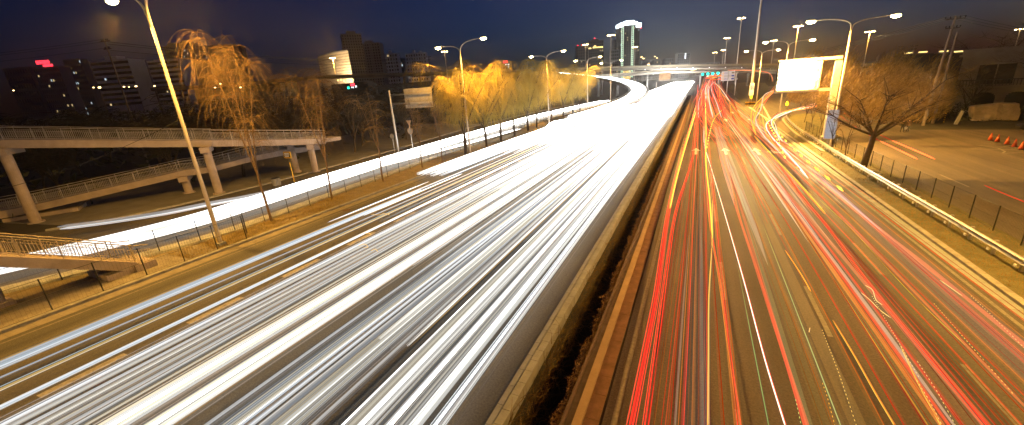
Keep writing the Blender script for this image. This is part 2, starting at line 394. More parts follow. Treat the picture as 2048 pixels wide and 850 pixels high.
sheet('grass_bank', [(27.6, 77), (28.5, 74.5), (40, 72.5), (120, 68), (150, 200), (42, 220), (34, 130)], .012, M['earth'])

# ================================================================== STREET LAMPS
def head_light(parent, p, power, col=SOD, rad=.25):
    l = bpy.data.lights.new('lamp_light', 'SPOT'); l.energy = power; l.spot_size = R(166); l.spot_blend = .5; l.color = col; l.shadow_soft_size = rad
    o = bpy.data.objects.new('lamp_light', l); C.objects.link(o); o.parent = parent; o.location = Vector(p)-wloc(parent); return o
LAMP_W = 15000
def double_lamp(x, y, hf, label, arms=((-1, 3.3, 1.3), (1, 3.6, 1.8)), group='double-armed street lamps along the verges', power=LAMP_W, side=1.0):
    t = empty('street_lamp', (x, y, 0), label, 'street lamp', group)
    b = MB(); b.tube([(x, y, 0), (x, y, .5), (x, y, hf*.5), (x, y, hf)], [.15, .14, .115, .085], 10); b.build('post', M['pole'], t, smooth=True)
    MB().box((x, y, .12), (.5, .5, .24)).build('base_plate', M['concrete'], t)
    for sgn, L, up in arms:
        pts = catmull([(x, y, hf-.15), (x+sgn*.22, y, hf+up*.55), (x+sgn*L*.4, y, hf+up*.9), (x+sgn*L, y, hf+up)], 5)
        a = MB().tube(pts, [.075-.03*i/len(pts) for i in range(len(pts))], 8).build('arm', M['pole'], t, smooth=True)
        hx = x+sgn*(L+.32); hz = hf+up
        hb = MB(); hb.box((hx, y, hz+.02), (.78, .30, .12)).box((hx-sgn*.1, y, hz+.1), (.5, .2, .08)); hd = hb.build('lamp_head', M['galv'], t)
        lb_ = MB(); lb_.tube([(hx, y, hz-.04), (hx, y, hz-.14), (hx, y, hz-.24), (hx, y, hz-.30)], [.34, .33, .24, .08], 14)
        lb_.v = [(hx+(vx-hx)*1.25, y+(vy-y)*.8, vz) for vx, vy, vz in lb_.v]; lb_.build('lens', M['lamp'], hd)
        head_light(hd, (hx, y, hz-.6), power*(side if sgn > 0 else 1))
    return t
LL = [('near left street lamp rising beyond the top edge with pale tapering post', 15.3), ('double-armed street lamp among the golden willows, second along the left verge', 52), ('double-armed street lamp third along the left verge, beyond the golden willows', 88.7), ('double-armed street lamp fourth along the left verge, near the loop ramp', 125.4), ('distant double-armed street lamp, farthest along the left verge', 162.1)]
for i, (lb, y) in enumerate(LL):
    double_lamp(-31.2 if i else -31.05, y, 14.4 if i else 14.6, lb, power=LAMP_W*(1.1 if i else .95), **({} if i else {'arms': ((-1, 3.2, 2.05), (1, 3.6, 2.5))}))
double_lamp(-31.2, -21.4, 14.4, 'street lamp on the left verge behind the viewer', power=LAMP_W*1.2)
LR = [('bright double-armed street lamp rising behind the blank grey sign', 59), ('double-armed street lamp just right of the lit message board top', 95), ('small double-armed street lamp farthest along the right verge', 132)]
for lb, y in LR:
    double_lamp(14.9, y, 12.9, lb, arms=((-1, 3.5, 1.4), (1, 3.3, 1.1)), power=LAMP_W*(4.6 if y == 59 else 3.8), side=.15)
double_lamp(14.9, 22, 12.9, 'street lamp at the right verge beyond the frame', power=LAMP_W*1.5, side=.16)

# high masts with flat lamp clusters round the interchange: picture top point, distance
masts = [(1222, 70, 250, 1.0, 'tall lamp mast directly left of the neon-striped tower'), (1171, 89, 300, .9, 'lamp mast in front of the gold-lit office blocks'), (1270, 94, 330, .9, 'lamp mast in front of the neon-striped tower right edge'),
 (665, 116, 300, .9, 'lamp mast standing in front of the floodlit curved hotel'), (889, 103, 260, .9, 'lamp mast standing alone left of the golden willows'), (1483, 36, 260, 1.0, 'tall lamp mast behind the blue direction sign'), (1454, 76, 310, .9, 'lamp mast behind the flyover left of the tallest mast'),
 (1430, 105, 380, .8, 'small lamp mast leftmost of the row above the traffic lights'), (1447, 100, 350, .8, 'small lamp mast second above the traffic lights'), (1548, 81, 300, .9, 'lamp mast above the flyover left of the message board'),
 (1597, 52, 230, 1.0, 'lamp mast rising behind the lit message board'), (1740, 63, 210, .9, 'lamp mast above the brushy bank on the right'), (2041, 58, 230, 1.0, 'lamp mast above the villa roof at the far right')]
def mast(top, k, lb, lit=True):
    x, y, z = top; t = empty('lamp_mast', (x, y, 0), lb, 'lamp mast', 'high lamp masts round the interchange')
    MB().tube([(x, y, 0), (x, y, z*.5), (x, y, z)], [.32*k, .24*k, .14*k], 8).build('post', M['pole'], t, smooth=True)
    c = MB()
    for a in range(6):
        an = a*math.pi/3; c.bar((x, y, z), (x+math.cos(an)*1.6*k, y+math.sin(an)*1.6*k, z), .1, .1)
    c.tube([(x+math.cos(a*math.pi/8)*1.3*k, y+math.sin(a*math.pi/8)*1.3*k, z+.06) for a in range(17)], .06, 5); c.build('crown_ring', M['galv'], t)
    for a in range(6):
        an = a*math.pi/3; h = MB().box((x+math.cos(an)*1.9*k, y+math.sin(an)*1.9*k, z-.12), (.8*k, .55*k, .26*k), an).build('lamp_head', M['lamp_far'] if lit else M['galv'], t)
    return t
for px, py, D, k, lb in masts: mast(atD(px, py, D), k, lb)
tb = at(1500, 205); mast((tb.x, tb.y, 42), 1.25, 'very tall mast on the traffic island running out of the top edge')
# warm light of the mast before the hotel, and the one over the bank
for px, py, D, e in ((665, 116, 300, 60000), (1597, 52, 230, 30000), (1740, 63, 210, 20000)):
    p = atD(px, py, D); l = bpy.data.lights.new('mast_light', 'POINT'); l.energy = e; l.color = SOD; l.shadow_soft_size = 1
    o = bpy.data.objects.new('mast_light', l); C.objects.link(o); o.location = p-Vector((0, 0, .8))

# ================================================================== FLYOVER
fl = [atD(x, y, D) for x, y, D in ((300, 176, 300), (480, 165, 290), (640, 151, 285), (900, 143, 270), (1200, 133.5, 255), (1400, 128.5, 245), (1560, 127, 240), (1760, 126, 240))]
fl = catmull(fl, 4)
fo = empty('flyover', tuple(Vector((fl[20].x, fl[20].y, 0))), 'long concrete flyover crossing the whole junction in the distance', 'flyover')
MB().sweep([tuple(p-Vector((0, 0, 1.0))) for p in fl], [(0, 0), (0, -1.1), (-1.5, -1.5), (-9, -1.5), (-10.5, -1.1), (-10.5, 0)], True).build('deck', M['flyover'], fo)
MB().sweep([tuple(p) for p in fl], [(.05, 0), (.05, -1.05), (-.2, -1.05), (-.2, 0)], True).build('parapet', M['flyover_cream'], fo)
for i in range(1, len(fl)-1, 5):
    p = fl[i]; MB().tube([(p.x, p.y+5, 0), (p.x, p.y+5, p.z-2)], .8, 10).build('column', M['concrete'], fo, smooth=True)
fl2 = catmull([atD(x, y, D) for x, y, D in ((1165, 151.5, 232), (1240, 146.5, 230), (1330, 139.5, 228), (1420, 138, 226), (1500, 138.5, 224), (1560, 141, 215), (1610, 147, 200))], 5)
f2 = empty('slip_bridge', (fl2[12].x, fl2[12].y, 0), 'lower slip bridge with small white lamps passing under the flyover', 'bridge')
MB().sweep([tuple(p) for p in fl2], [(0, 0), (0, -.8), (-.2, -.8), (-.2, -.9), (0, -1.0), (-1.2, -2.0), (-7, -2.0), (-8, -.8), (-8, 0), (-7.8, 0), (-7.8, -.8), (-.2, -.85)][:9], True).build('deck', M['flyover'], f2)
MB().sweep([tuple(p+Vector((0, 0, .03))) for p in fl2], [(.04, .0), (.04, -.35), (-.2, -.35), (-.2, 0)], True).build('parapet', M['flyover_cream'], f2)
for p in along(fl2, 9)[3:]:
    q = MB().bar(p, p+Vector((0, 0, .7)), .08, .08).build('lamp_post', M['galv'], f2); MB().box(p+Vector((0, 0, .8)), (.34, .3, .3)).build('lamp', M['white_dot'], q)
for i in range(2, len(fl2)-1, 6):
    p = fl2[i]; MB().tube([(p.x, p.y+4, 0), (p.x, p.y+4, p.z-1.2)], .6, 10).build('column', M['concrete'], f2, smooth=True)

# loop ramp coming down on the left
loop = catmull([atD(x, y, D) for x, y, D in ((1120, 148, 240), (1178, 153.5, 235), (1228, 160, 228), (1262, 169, 212), (1277, 181, 188), (1268, 195, 162), (1241, 209, 139), (1203, 223, 119), (1160, 237, 104))], 6)
lr = empty('loop_ramp', (loop[20].x, loop[20].y, 0), 'curved loop ramp full of white light coming down from the flyover', 'ramp')
MB().sweep([tuple(p) for p in loop], [(-4.2, 0), (4.2, 0), (4.2, -.9), (-4.2, -.9)], True).build('deck', M['asphalt'], lr)
for s in (-1, 1):
    MB().sweep([tuple(p) for p in loop], [(s*4.2, .55), (s*4.2, -.95), (s*4.5, -.95), (s*4.5, .55)], True).build('parapet', M['flyover'], lr)
    MB().tube([p+Vector(((loop[min(i+1, len(loop)-1)]-loop[max(i-1, 0)]).normalized().y*s*4.35, -(loop[min(i+1, len(loop)-1)]-loop[max(i-1, 0)]).normalized().x*s*4.35, 1.1)) for i, p in enumerate(loop)], .06, 5).build('rail', M['galv'], lr)
for i in range(3, 30, 5):
    p = loop[i]
    if p.z > 2: MB().tube([(p.x, p.y, 0), (p.x, p.y, p.z-.9)], .7, 10).build('column', M['concrete'], lr, smooth=True)
tag(MB().sweep([(p.x, p.y, 0) for p in loop[22:]]+[(-30.6, 88, 0), (-29.4, 76, 0)], [(-5.6, .01), (-4.6, .02)]).build('kerb', M['kerb']), kind='structure')
sheet('road', [(-29.7, 70), (-26, 70), (-26, 180), (-31, 150), (-38, 130), (-40, 108), (-33, 92)], .006, M['asphalt'])

# ================================================================== FOOTBRIDGE RAMP (left)
def ramp_flight(name_root, near, P, Q, px, top, bot, width, away):
    """one sloping deck: picture rows of the beam's top and bottom edge over plan line P-Q"""
    tp = [onplane(x, y, P, Q) for x, y in zip(px, top)]; bt = [onplane(x, y, P, Q) for x, y in zip(px, bot)]
    off = Vector(away).normalized()*width; b = MB(); n = len(tp)
    for i in range(n): b.v += [tuple(tp[i]), tuple(bt[i]), tuple(bt[i]+off), tuple(tp[i]+off)]
    for i in range(n-1):
        for j in range(4): b.f.append((i*4+j, i*4+(j+1) % 4, i*4+4+(j+1) % 4, i*4+4+j))
    b.f += [(0, 1, 2, 3), tuple(4*(n-1)+j for j in (3, 2, 1, 0))]
    return b, tp, off
def railing(root, line, h, mat_, gap=.14, rb=.016, posts=2.0, name='railing', mid=None):
    line = [Vector(p) for p in line]; b = MB()
    b.tube([p+Vector((0, 0, h)) for p in line], .034, 7); b.tube([p+Vector((0, 0, h*.72)) for p in line], .018, 5); b.tube([p+Vector((0, 0, .1)) for p in line], .018, 5)
    for p in along(line, gap): b.tube([p+Vector((0, 0, .1)), p+Vector((0, 0, h*.72))], rb, 4, False)
    r = b.build(name, mat_, root)
    for p in along(line, posts): MB().tube([p, p+Vector((0, 0, h))], .026, 6).build('railing_post', mat_, r)
    return r
PA, PB, PC = (-58.9, 13.9), (-50.4, 26.2), (-47.6, 39.5)
fr = empty('footbridge_ramp', (-52, 26, 0), 'concrete switchback footbridge ramp with steel railings standing on round columns', 'footbridge')
b1, t1, o1 = ramp_flight('a', 1, (-59.6, 12.9), PB, (-60, 0, 60, 200, 330, 425), (277, 280, 279.5, 280.5, 281, 280.5), (296, 297, 296, 295, 294.5, 293.5), 3.0, (-1, .6, 0))
b1.build('upper_deck', M['ramp_conc'], fr)
b2, t2, o2 = ramp_flight('b', 1, PB, PC, (424.5, 480, 560, 652), (280.5, 280, 279, 277), (293.5, 292.5, 291, 288), 3.0, (-1, .3, 0))
b2.build('upper_deck', M['ramp_conc'], fr)
railing(fr, [p for p in t1], 1.15, M['rail']); railing(fr, [p+o1 for p in t1], 1.15, M['rail']); railing(fr, t2, 1.15, M['rail']); railing(fr, [p+o2 for p in t2], 1.15, M['rail'])
LP, LQ = (-61.4, 15.6), (-54.6, 26.6)
b3, t3, o3 = ramp_flight('c', 1, LP, LQ, (-40, 60, 150, 250, 365, 425), (430, 411, 391, 368, 341, 333), (446, 426, 405, 381, 354, 344), 2.6, (-1, .6, 0))
b3.build('lower_deck', M['ramp_conc'], fr)
b4, t4, o4 = ramp_flight('d', 1, LQ, (-51.2, 39.5), (424.5, 500, 560, 640), (333, 313, 301, 289), (344, 324, 312, 299), 2.6, (-1, .3, 0))
b4.build('lower_deck', M['ramp_conc'], fr)
railing(fr, t3, 1.1, M['rail']); railing(fr, [p+o3 for p in t3], 1.1, M['rail']); railing(fr, t4, 1.1, M['rail']); railing(fr, [p+o4 for p in t4], 1.1, M['rail'])
e2 = t2[-1]; bb = MB().poly([(e2.x, e2.y), (e2.x+.4, e2.y+2.2), (e2.x-7.5, e2.y+4.5), (e2.x-8.0, e2.y+.4)], e2.z-.5, e2.z-.02).build('landing', M['ramp_conc'], fr)
for (x, y), ty in (((-58.9, 13.9), 297), ((-50.2, 26.2), 294), ((-48.6, 38.3), 289), ((-51.6, 37.6), 290), ((-55.4, 25.7), 352)):
    zt = zat((x, y), ty)
    c = MB().tube([(x, y, 0), (x, y, zt-.5)], .42, 20).build('column', M['ramp_conc'], fr, smooth=False)
    MB().disc((x, y, .08), .62, .16, (0, 0, 1), 20).build('column_base', M['ramp_conc'], c)
    a = math.atan2(12.3, 8.7)+math.pi/2
    MB().box((x-.8, y+.5, zt-.3), (3.4, .9, .62), a).build('pier_cap', M['ramp_conc'], c)
ab = at(98, 438); MB().box((-63.0, 15.9, zat((-61, 15.6), 418)/2-.2), (5.5, 3.0, zat((-61, 15.6), 418)-.35), math.atan2(11, 6.8)).build('abutment', M['ramp_conc'], fr)

# stairs coming down from the viewer's footbridge, lower left
st = empty('footbridge_stairs', (-33, 10, 0), 'flight of concrete footbridge stairs with tan painted railings at lower left', 'stairs')
SX0, SX1 = -31.9, -34.3
y1, y0 = 10.9, 3.2; z1, z0 = .45, 4.1
kink = (5.6, 3.3)
def stringer(x):
    b = MB(); L = [(y0-3.0, 3.35), (kink[0], 3.3), (y1, z1+.05)]
    b.v = [(x+dx, y, z+dz) for dx in (-.12, .12) for (y, z) in L for dz in (0, -.62)]
    k = len(L)*2
    for i in range(len(L)-1):
        a = 2*i; b.f += [(a, a+2, a+3, a+1), (k+a, k+a+1, k+a+3, k+a+2), (a, k+a, k+a+2, a+2), (a+1, a+3, k+a+3, k+a+1)]
    b.f += [(0, 1, k+1, k), (k-2, 2*k-2, 2*k-1, k-1)]
    return b
stringer(SX0).build('stringer', M['ramp_conc'], st); stringer(SX1).build('stringer', M['ramp_conc'], st)
ns = 19
for i in range(ns):
    t = (i+.5)/ns; y = kink[0]+(y1-kink[0])*t; z = 3.2+(z1-3.2)*t
    MB().box(((SX0+SX1)/2, y, z-.1), (2.2, (y1-kink[0])/ns+.03, .16)).build('step', M['ramp_conc'], st)
MB().box(((SX0+SX1)/2, 4.0, 3.1), (2.2, 3.2, .3)).build('landing', M['ramp_conc'], st)
MB().box(((SX0+SX1)/2, 11.1, .2), (3.0, 1.1, .5)).build('foot_block', M['ramp_conc'], st)
MB().box(((SX0+SX1)/2, 9.9, .12), (2.6, 1.4, .5)).build('foot_block', M['ramp_conc'], st)
for x in (SX0, SX1):
    railing(st, [(x, y0-3, 3.37), (x, kink[0], 3.32), (x, y1, z1+.08), (x, y1+.75, z1-.1)], 1.12, M['rail_brass'], .15, .014, 1.6)
cc = MB().tube([(-34.4, 5.4, 0), (-34.4, 5.4, 2.75)], .4, 20).build('column', M['ramp_conc'], st); MB().box((-34.4, 5.4, .1), (1.2, 1.2, .25)).build('column_base', M['ramp_conc'], cc)

# ================================================================== FENCES, GUARD RAIL
def fence(name, label, path, h, gap, cat='fence', wire=.16, lean=0.0, pr=.03):
    path = [Vector((p[0], p[1], 0)) for p in path]; t = empty(name, tuple(path[len(path)//2]), label, cat)
    ps = along(path, gap)[:100]; w = MB()
    for zz in (.12, h*.5, h-.05): w.tube([p+Vector((0, 0, zz)) for p in ps], .008 if zz < h-.1 else .012, 4)
    for p in along(path, wire): w.tube([p+Vector((0, 0, .1)), p+Vector((0, 0, h-.06))], .0032, 3, False)
    w.build('wire_mesh', M['fence'], t)
    for p in ps: MB().tube([p, p+Vector((0, 0, h))], pr, 6).build('post', M['fence'], t)
    return t
fence('mesh_fence', 'low dark wire mesh fence beside the left kerb near the stairs', [(-30.1, -4), (-30.1, 16.6)], 1.9, 2.06)
fence('mesh_fence', 'long dark wire fence on the verge edge along the white-lit service road', [(-34.6, -6), (-35.6, 8), (-34.3, 12.5), (-33.3, 16), (-33.0, 20), (-33.5, 28), (-34.1, 36), (-35.1, 50), (-36.4, 75), (-37.3, 105)], 1.75, 2.4)
fence('mesh_fence', 'short dark fence return enclosing the near left lamp post', [(-30.1, 16.6), (-31.6, 17.6), (-33.0, 17.2)], 1.8, 1.7)
fence('mesh_fence', 'dark mesh fence on the right verge beside the side road', [(15.75, 10), (15.55, 30), (15.3, 46), (15.2, 60), (15.2, 74)], 1.5, 2.2, wire=.10)
gp = [(13.3, -6), (13.6, 14), (13.7, 30), (13.65, 45), (13.75, 56)]+[tuple(p+Vector((.45, 0, 0)))[:2] for p in ISLE]
gp = catmull([(p[0], p[1], 0) for p in gp], 6)
gr = empty('guard_rail', (13.7, 30, 0), 'steel crash barrier curving along the right edge of the carriageway', 'guard rail')
MB().sweep([tuple(p) for p in gp], [(-.02, .42), (-.09, .47), (-.02, .55), (-.02, .6), (-.09, .68), (-.02, .75), (.02, .75), (-.05, .68), (.02, .6), (.02, .55), (-.05, .47), (.02, .42)], True).build('rail_beam', M['galv'], gr)
for p in along(gp, 2.0)[:70]:
    q = MB().box(p+Vector((.14, 0, .38)), (.12, .12, .76)).build('post', M['galv'], gr); MB().box(p+Vector((-.10, 0, .30)), (.05, .12, .12)).build('reflector', M['sign_white'], q)
    if random.random() < .5: MB().box(p+Vector((.85+random.uniform(-.2, .4), random.uniform(-.5, .5), .06)), (.2, .16, .08), random.random()*3).build('post_cap', M['sign_white'], q)

# ================================================================== SIGNS
def polesign(name, label, x, y, pole_h, cat='sign', r=.05, group=None):
    t = empty(name, (x, y, 0), label, cat, group); MB().tube([(x, y, 0), (x, y, pole_h)], r, 8).build('post', M['galv'], t); return t
# message board
BB = (14.75, 61.0)
t = empty('message_board', (BB[0], BB[1], 0), 'glaring white-yellow electronic message board held out over the road', 'message board')
ptop = zat(BB, 121)
b = MB().bar((BB[0], BB[1], 0), (BB[0], BB[1], ptop), .62, .62, (0, 1, 0)).build('post', M['pole'], t)
MB().box((BB[0], BB[1], .5), (1.0, 1.0, 1.0)).build('base_block', M['concrete'], t)
tl, trr, bl, br_ = (atY(x, y, BB[1]) for x, y in ((1557, 125), (1638, 121), (1552, 181), (1640, 178)))
x0, x1_ = tl.x, (trr.x+br_.x)/2; zt, zb = (tl.z+trr.z)/2, (bl.z+br_.z)/2
MB().bar((x0, BB[1], zt+.12), (BB[0]+.3, BB[1], zt+.12), .34, .34).build('arm', M['pole'], t); MB().bar((x0, BB[1], zb-.12), (BB[0], BB[1], zb-.12), .34, .34).build('arm', M['pole'], t)
cab = MB().box(((x0+x1_)/2, BB[1]+.12, (zt+zb)/2), (x1_-x0, .4, zt-zb+.05)).build('cabinet', M['sign_back'], t)
w = MB()
for xx in (x0, x1_, x0+(x1_-x0)*.0): w.box((xx, BB[1]-.12, (zt+zb)/2), (.16, .3, zt-zb+.3))
w.box(((x0+x1_)/2, BB[1]-.12, zt+.05), (x1_-x0+.1, .3, .16)); w.box(((x0+x1_)/2, BB[1]-.12, zb-.05), (x1_-x0+.1, .3, .16)); w.build('frame', M['pole'], cab)
lw = MB(); rows = 16; zz = (zt-zb-.2)/rows
for i in range(rows):                     # the lit rows end unevenly, as lines of characters do
    a = x0+.16+random.choice((0, .05, .22, .3)); c_ = x1_-.16-random.choice((0, .08, .3, .42))
    lw.box(((a+c_)/2, BB[1]-.135, zb+.1+zz*(i+.5)), (c_-a, .05, zz*.985))
lw.build('lit_panel', M['led'], cab)
# blank grey sign in front of it
gx, gy = 14.1, 56.6
gx, gy = at(1652, 300).x, at(1652, 300).y
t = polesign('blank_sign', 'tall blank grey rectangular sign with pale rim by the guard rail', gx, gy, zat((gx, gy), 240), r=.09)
za, zb_ = zat((gx, gy), 219), zat((gx, gy), 278)
q = [atY(x, y, gy-.1) for x, y in ((1655, 219), (1678, 219), (1671, 278), (1646, 278))]
wd = .5*((q[1]-q[0]).x+(q[2]-q[3]).x); xc = sum(p.x for p in q)/4
def rrect(cx, y, cz, w, h, r, t_):
    pts = []
    for qx, qz, a0 in ((1, 1, 0), (-1, 1, 90), (-1, -1, 180), (1, -1, 270)):
        for k in range(5):
            a = R(a0+k*22.5); pts.append((cx+qx*(w/2-r)+r*math.cos(a), cz+qz*(h/2-r)+r*math.sin(a)))
    n = len(pts); b = MB(); b.v = [(x, y-t_/2, z) for x, z in pts]+[(x, y+t_/2, z) for x, z in pts]
    b.f = [tuple(range(n)), tuple(range(n, 2*n))[::-1]]+[(i, n+i, n+(i+1) % n, (i+1) % n) for i in range(n)]
    return b
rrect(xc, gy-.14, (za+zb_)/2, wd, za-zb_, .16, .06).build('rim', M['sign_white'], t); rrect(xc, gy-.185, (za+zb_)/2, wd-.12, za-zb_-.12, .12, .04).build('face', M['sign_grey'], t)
# blue and white direction sign over the junction
Dd = 150.0
p = at(1469, 191); t = polesign('direction_sign', 'white and blue direction sign with three route lines on a grey arm post', p.x, p.y, zat(p, 146), r=.14)
za, zb_ = zat(p, 141), zat(p, 160.5)
xl, xr = atY(1443, 150, p.y).x, atY(1469.5, 150, p.y).x
cx, cz = (xl+xr)/2, (za+zb_)/2; W_, H_ = xr-xl, za-zb_
pn = MB().box((cx, p.y-.2, cz), (W_, .12, H_)).build('panel', M['sign_white'], t)
for i in range(2): MB().bar((p.x+.5, p.y, cz+(i-.5)*H_*.55), (cx, p.y-.08, cz+(i-.5)*H_*.55), .12, .16).build('arm', M['galv'], t); 
for i in range(2): MB().disc((p.x+.3, p.y-.1, cz+(.5-i)*H_*.62-.15), .32, .1, (0, 1, 0), 10).build('bracket', M['galv'], t)
for i in range(3):
    z = cz+(1-i)*H_*.31
    MB().disc((cx-W_*.38, p.y-.28, z), H_*.12, .04, (0, 1, 0), 12).build('route_emblem', M['sign_pink'], pn)
    g_ = MB()
    for k in range(5 if i == 1 else 3):
        xx = cx-W_*.22+W_*.1*k; s = H_*.085
        for a, bq, cc_, dd in ((0, s, s*1.7, .05), (0, 0, s*1.7, .05), (0, -s, s*1.7, .05), (-s*.8, 0, .06, s*2), (s*.7, 0, .06, s*2)): g_.box((xx+a, p.y-.28, z+bq), (cc_, .03, dd))
    g_.build('route_text', M['sign_blue'] if i != 1 else M['sign_back'], pn)
    MB().box((cx+W_*.36, p.y-.28, z), (W_*.2, .03, H_*.17)).build('route_number', M['sign_blue'] if i else M['sign_back'], pn)
# tall island sign with two round heads, amber beacon and yellow crash cushion
p = at(1499, 206); t = empty('lane_sign', (p.x, p.y, 0), 'tall narrow white and violet sign with two discs on the traffic island', 'sign')
za, zb_ = zat(p, 170), zat(p, 191); xl, xr = atY(1498.5, 180, p.y).x, atY(1508, 180, p.y).x
for xx in (xl+.3, xr-.3): MB().tube([(xx, p.y, 0), (xx, p.y, zb_+.5)], .07, 6).build('post', M['galv'], t)
pn = MB().box(((xl+xr)/2, p.y-.1, (za+zb_)/2), (xr-xl, .1, za-zb_)).build('panel', M['sign_white'], t)
for i in range(2): MB().disc((xl+(xr-xl)*(.27+.46*i), p.y-.1, za+.25), .3, .1, (0, 1, 0), 14).build('disc', M['sign_white'], t)
MB().box(((xl+xr)/2, p.y-.17, za-(za-zb_)*.26), (xr-xl-.1, .03, (za-zb_)*.42)).build('violet_band', M['sign_blue'], pn)
g_ = MB()
for i in range(2):
    for k in range(2):
        xx, z, s = (xl+xr)/2+(k-.5)*.62, za-.45-.65*i, .2
        for a, bq, cc_, dd in ((0, s, s*1.9, .06), (0, -s, s*1.9, .06), (0, 0, .07, s*2), (-s*.8, 0, .06, s*1.4)): g_.box((xx+a, p.y-.2, z+bq), (cc_, .03, dd))
g_.build('lettering', M['sign_white'], pn)
def beacon(px, py, yt, lb):
    p = at(px, py); t = empty('amber_beacon', (p.x, p.y, 0), lb, 'beacon'); z = zat(p, yt)
    b = MB()
    for i in range(6): b.tube([(p.x, p.y, z*i/6), (p.x, p.y, z*(i+.55)/6)], .07, 8)
    b.build('post', M['yellow'], t); MB().tube([(p.x, p.y, 0), (p.x, p.y, z)], .05, 8).build('core', M['black'], t)
    MB().tube([(p.x, p.y, z), (p.x, p.y, z+.45), (p.x, p.y, z+.9)], [.2, .26, .12], 10).build('lamp', M['beacon'], t)
beacon(1501, 207, 197, 'amber warning beacon under the tall island sign'); beacon(1572.5, 219, 211, 'amber warning beacon under the lit message board')
p = at(1500, 211); t = empty('crash_cushion', (p.x, p.y, 0), 'yellow and black crash cushion at the tip of the traffic island', 'crash cushion')
for k in range(3): MB().tube([(p.x-.8+.8*k, p.y, 0), (p.x-.8+.8*k, p.y, 1.0)], .39, 12).build('drum', M['yellow'], t)
for k in range(3): MB().disc((p.x-.8+.8*k, p.y, .5), .4, .34, (0, 0, 1), 12).build('band', M['black'], t)
# traffic signals under the flyover
p0 = at(1440, 172); sp_ = atY(1422, 150, 175)
t = empty('traffic_signals', (sp_.x+4, 175, 0), 'row of four green traffic signals hung from one gantry arm', 'traffic lights')
zs = atY(1420, 147.5, 175).z; xs = [atY(x, 147.5, 175).x for x in (1405.5, 1415.8, 1425.5, 1436)]
MB().bar((xs[0]-.6, 175.2, zs+.62), (xs[3]+3.5, 175.2, zs+.62), .16, .16).build('gantry_arm', M['galv'], t); MB().tube([(xs[3]+3.5, 175.2, 0), (xs[3]+3.5, 175.2, zs+.7)], .14, 8).build('post', M['galv'], t)
for x in xs:
    h = MB().box((x, 175.1, zs), (.9, .3, 1.1)).build('signal_head', M['black'], t); MB().disc((x, 174.9, zs), .42, .08, (0, 1, 0), 14).build('green_lens', M['green_lamp'], h)
# back of the sign over the left carriageway
p = atY(1312, 185, 150); t = polesign('overhead_sign', 'pale back of an overhead road sign beyond the white light streaks', p.x, p.y, 7.5, r=.13)
za, zb_ = zat(p, 147), zat(p, 160.5); xl, xr = atY(1318, 153, p.y).x, atY(1341, 153, p.y).x
pn = MB().box(((xl+xr)/2, p.y, (za+zb_)/2), (xr-xl, .1, za-zb_)).build('panel', M['tanbeam'], t)
for k in (.3, .7): MB().bar((p.x-7*k*.0-6, p.y+.1, zb_+(za-zb_)*k*.7), (xr, p.y+.1, zb_+(za-zb_)*k*.7), .1, .1).build('arm', M['galv'], t)
MB().box(((xl+xr)/2, p.y, zb_-.25), (xr-xl, .08, .2)).build('lower_plate', M['sign_back'], t)
# gantry sign on the left pavement
p = at(797, 305); t = empty('gantry_sign', (p.x, p.y, 0), 'brown weathered back of a cantilever road sign on a leaning pale post', 'road sign')
zp = zat(p, 181); MB().tube([(p.x, p.y, 0), (p.x, p.y, zp)], [.2, .16], 10).build('post', M['galv'], t)
za, zb_ = zat((p.x+4.5, p.y), 177), zat((p.x+4.5, p.y), 216); xl, xr = atY(808, 195, p.y).x, atY(864, 197, p.y).x
pn = MB().box(((xl+xr)/2, p.y+.15, (za+zb_)/2), (xr-xl, .06, za-zb_)).build('panel', M['sign_back'], t)
for k in (.27, .73):
    z = zb_+(za-zb_)*k
    for dz in (-.1, .1): MB().bar((p.x-.3, p.y-.02, z+dz*1.3), (xl+.2, p.y, z+dz*.4), .06, .06).build('arm', M['galv'], t)
    MB().bar((xl, p.y, z), (xr+.1, p.y, z), .08, .1).build('arm', M['galv'], t)
# round sign, inverted triangle with round sign, bus stop plate
p = at(790, 307); t = polesign('round_sign', 'small round traffic sign seen from behind on a thin post', p.x, p.y, 3.2); MB().disc((p.x, p.y-.06, 2.95), .42, .04, (0, 1, 0), 20).build('plate', M['sign_back'], t)
p = at(827, 306); t = polesign('give_way_sign', 'inverted triangle sign above a round sign on one post', p.x, p.y, zat(p, 241))
z = zat(p, 246); MB().add([(p.x-.5, p.y-.06, z+.42), (p.x, p.y-.06, z-.5), (p.x+.5, p.y-.06, z+.42), (p.x-.5, p.y-.1, z+.42), (p.x, p.y-.1, z-.5), (p.x+.5, p.y-.1, z+.42)], [(0, 2, 1), (3, 4, 5), (0, 1, 4, 3), (1, 2, 5, 4), (2, 0, 3, 5)]).build('triangle_plate', M['tanbeam'], t)
z = zat(p, 262); MB().disc((p.x, p.y-.08, z), .55, .05, (0, 1, 0), 20).build('round_plate', M['tanbeam'], t); MB().disc((p.x, p.y-.12, z), .36, .03, (0, 1, 0), 20).build('round_centre', M['sign_back'], t)
p = at(589, 364); t = empty('bus_stop_sign', (p.x, p.y, 0), 'bus stop plate with yellow frame on a slim yellow post', 'sign')
zq = zat(p, 325); MB().tube([(p.x, p.y, 0), (p.x, p.y, zq)], .07, 8).build('post', M['yellow'], t); MB().tube([(p.x, p.y, zq), (p.x, p.y, zq+.5)], .03, 8).build('neck', M['black'], t)
rrect(p.x-.1, p.y, zq+.95, 1.3, .8, .12, .08).build('frame', M['yellow'], t); pl = rrect(p.x-.1, p.y-.05, zq+.95, 1.06, .6, .06, .06).build('plate', M['black'], t)
g_ = MB()
for i in range(3): g_.box((p.x-.1+random.uniform(-.05, .05), p.y-.09, zq+1.13-.17*i), (.85-.15*(i == 2), .02, .085))
g_.build('lettering', M['sign_white'], pl)
p = at(1913, 249); 
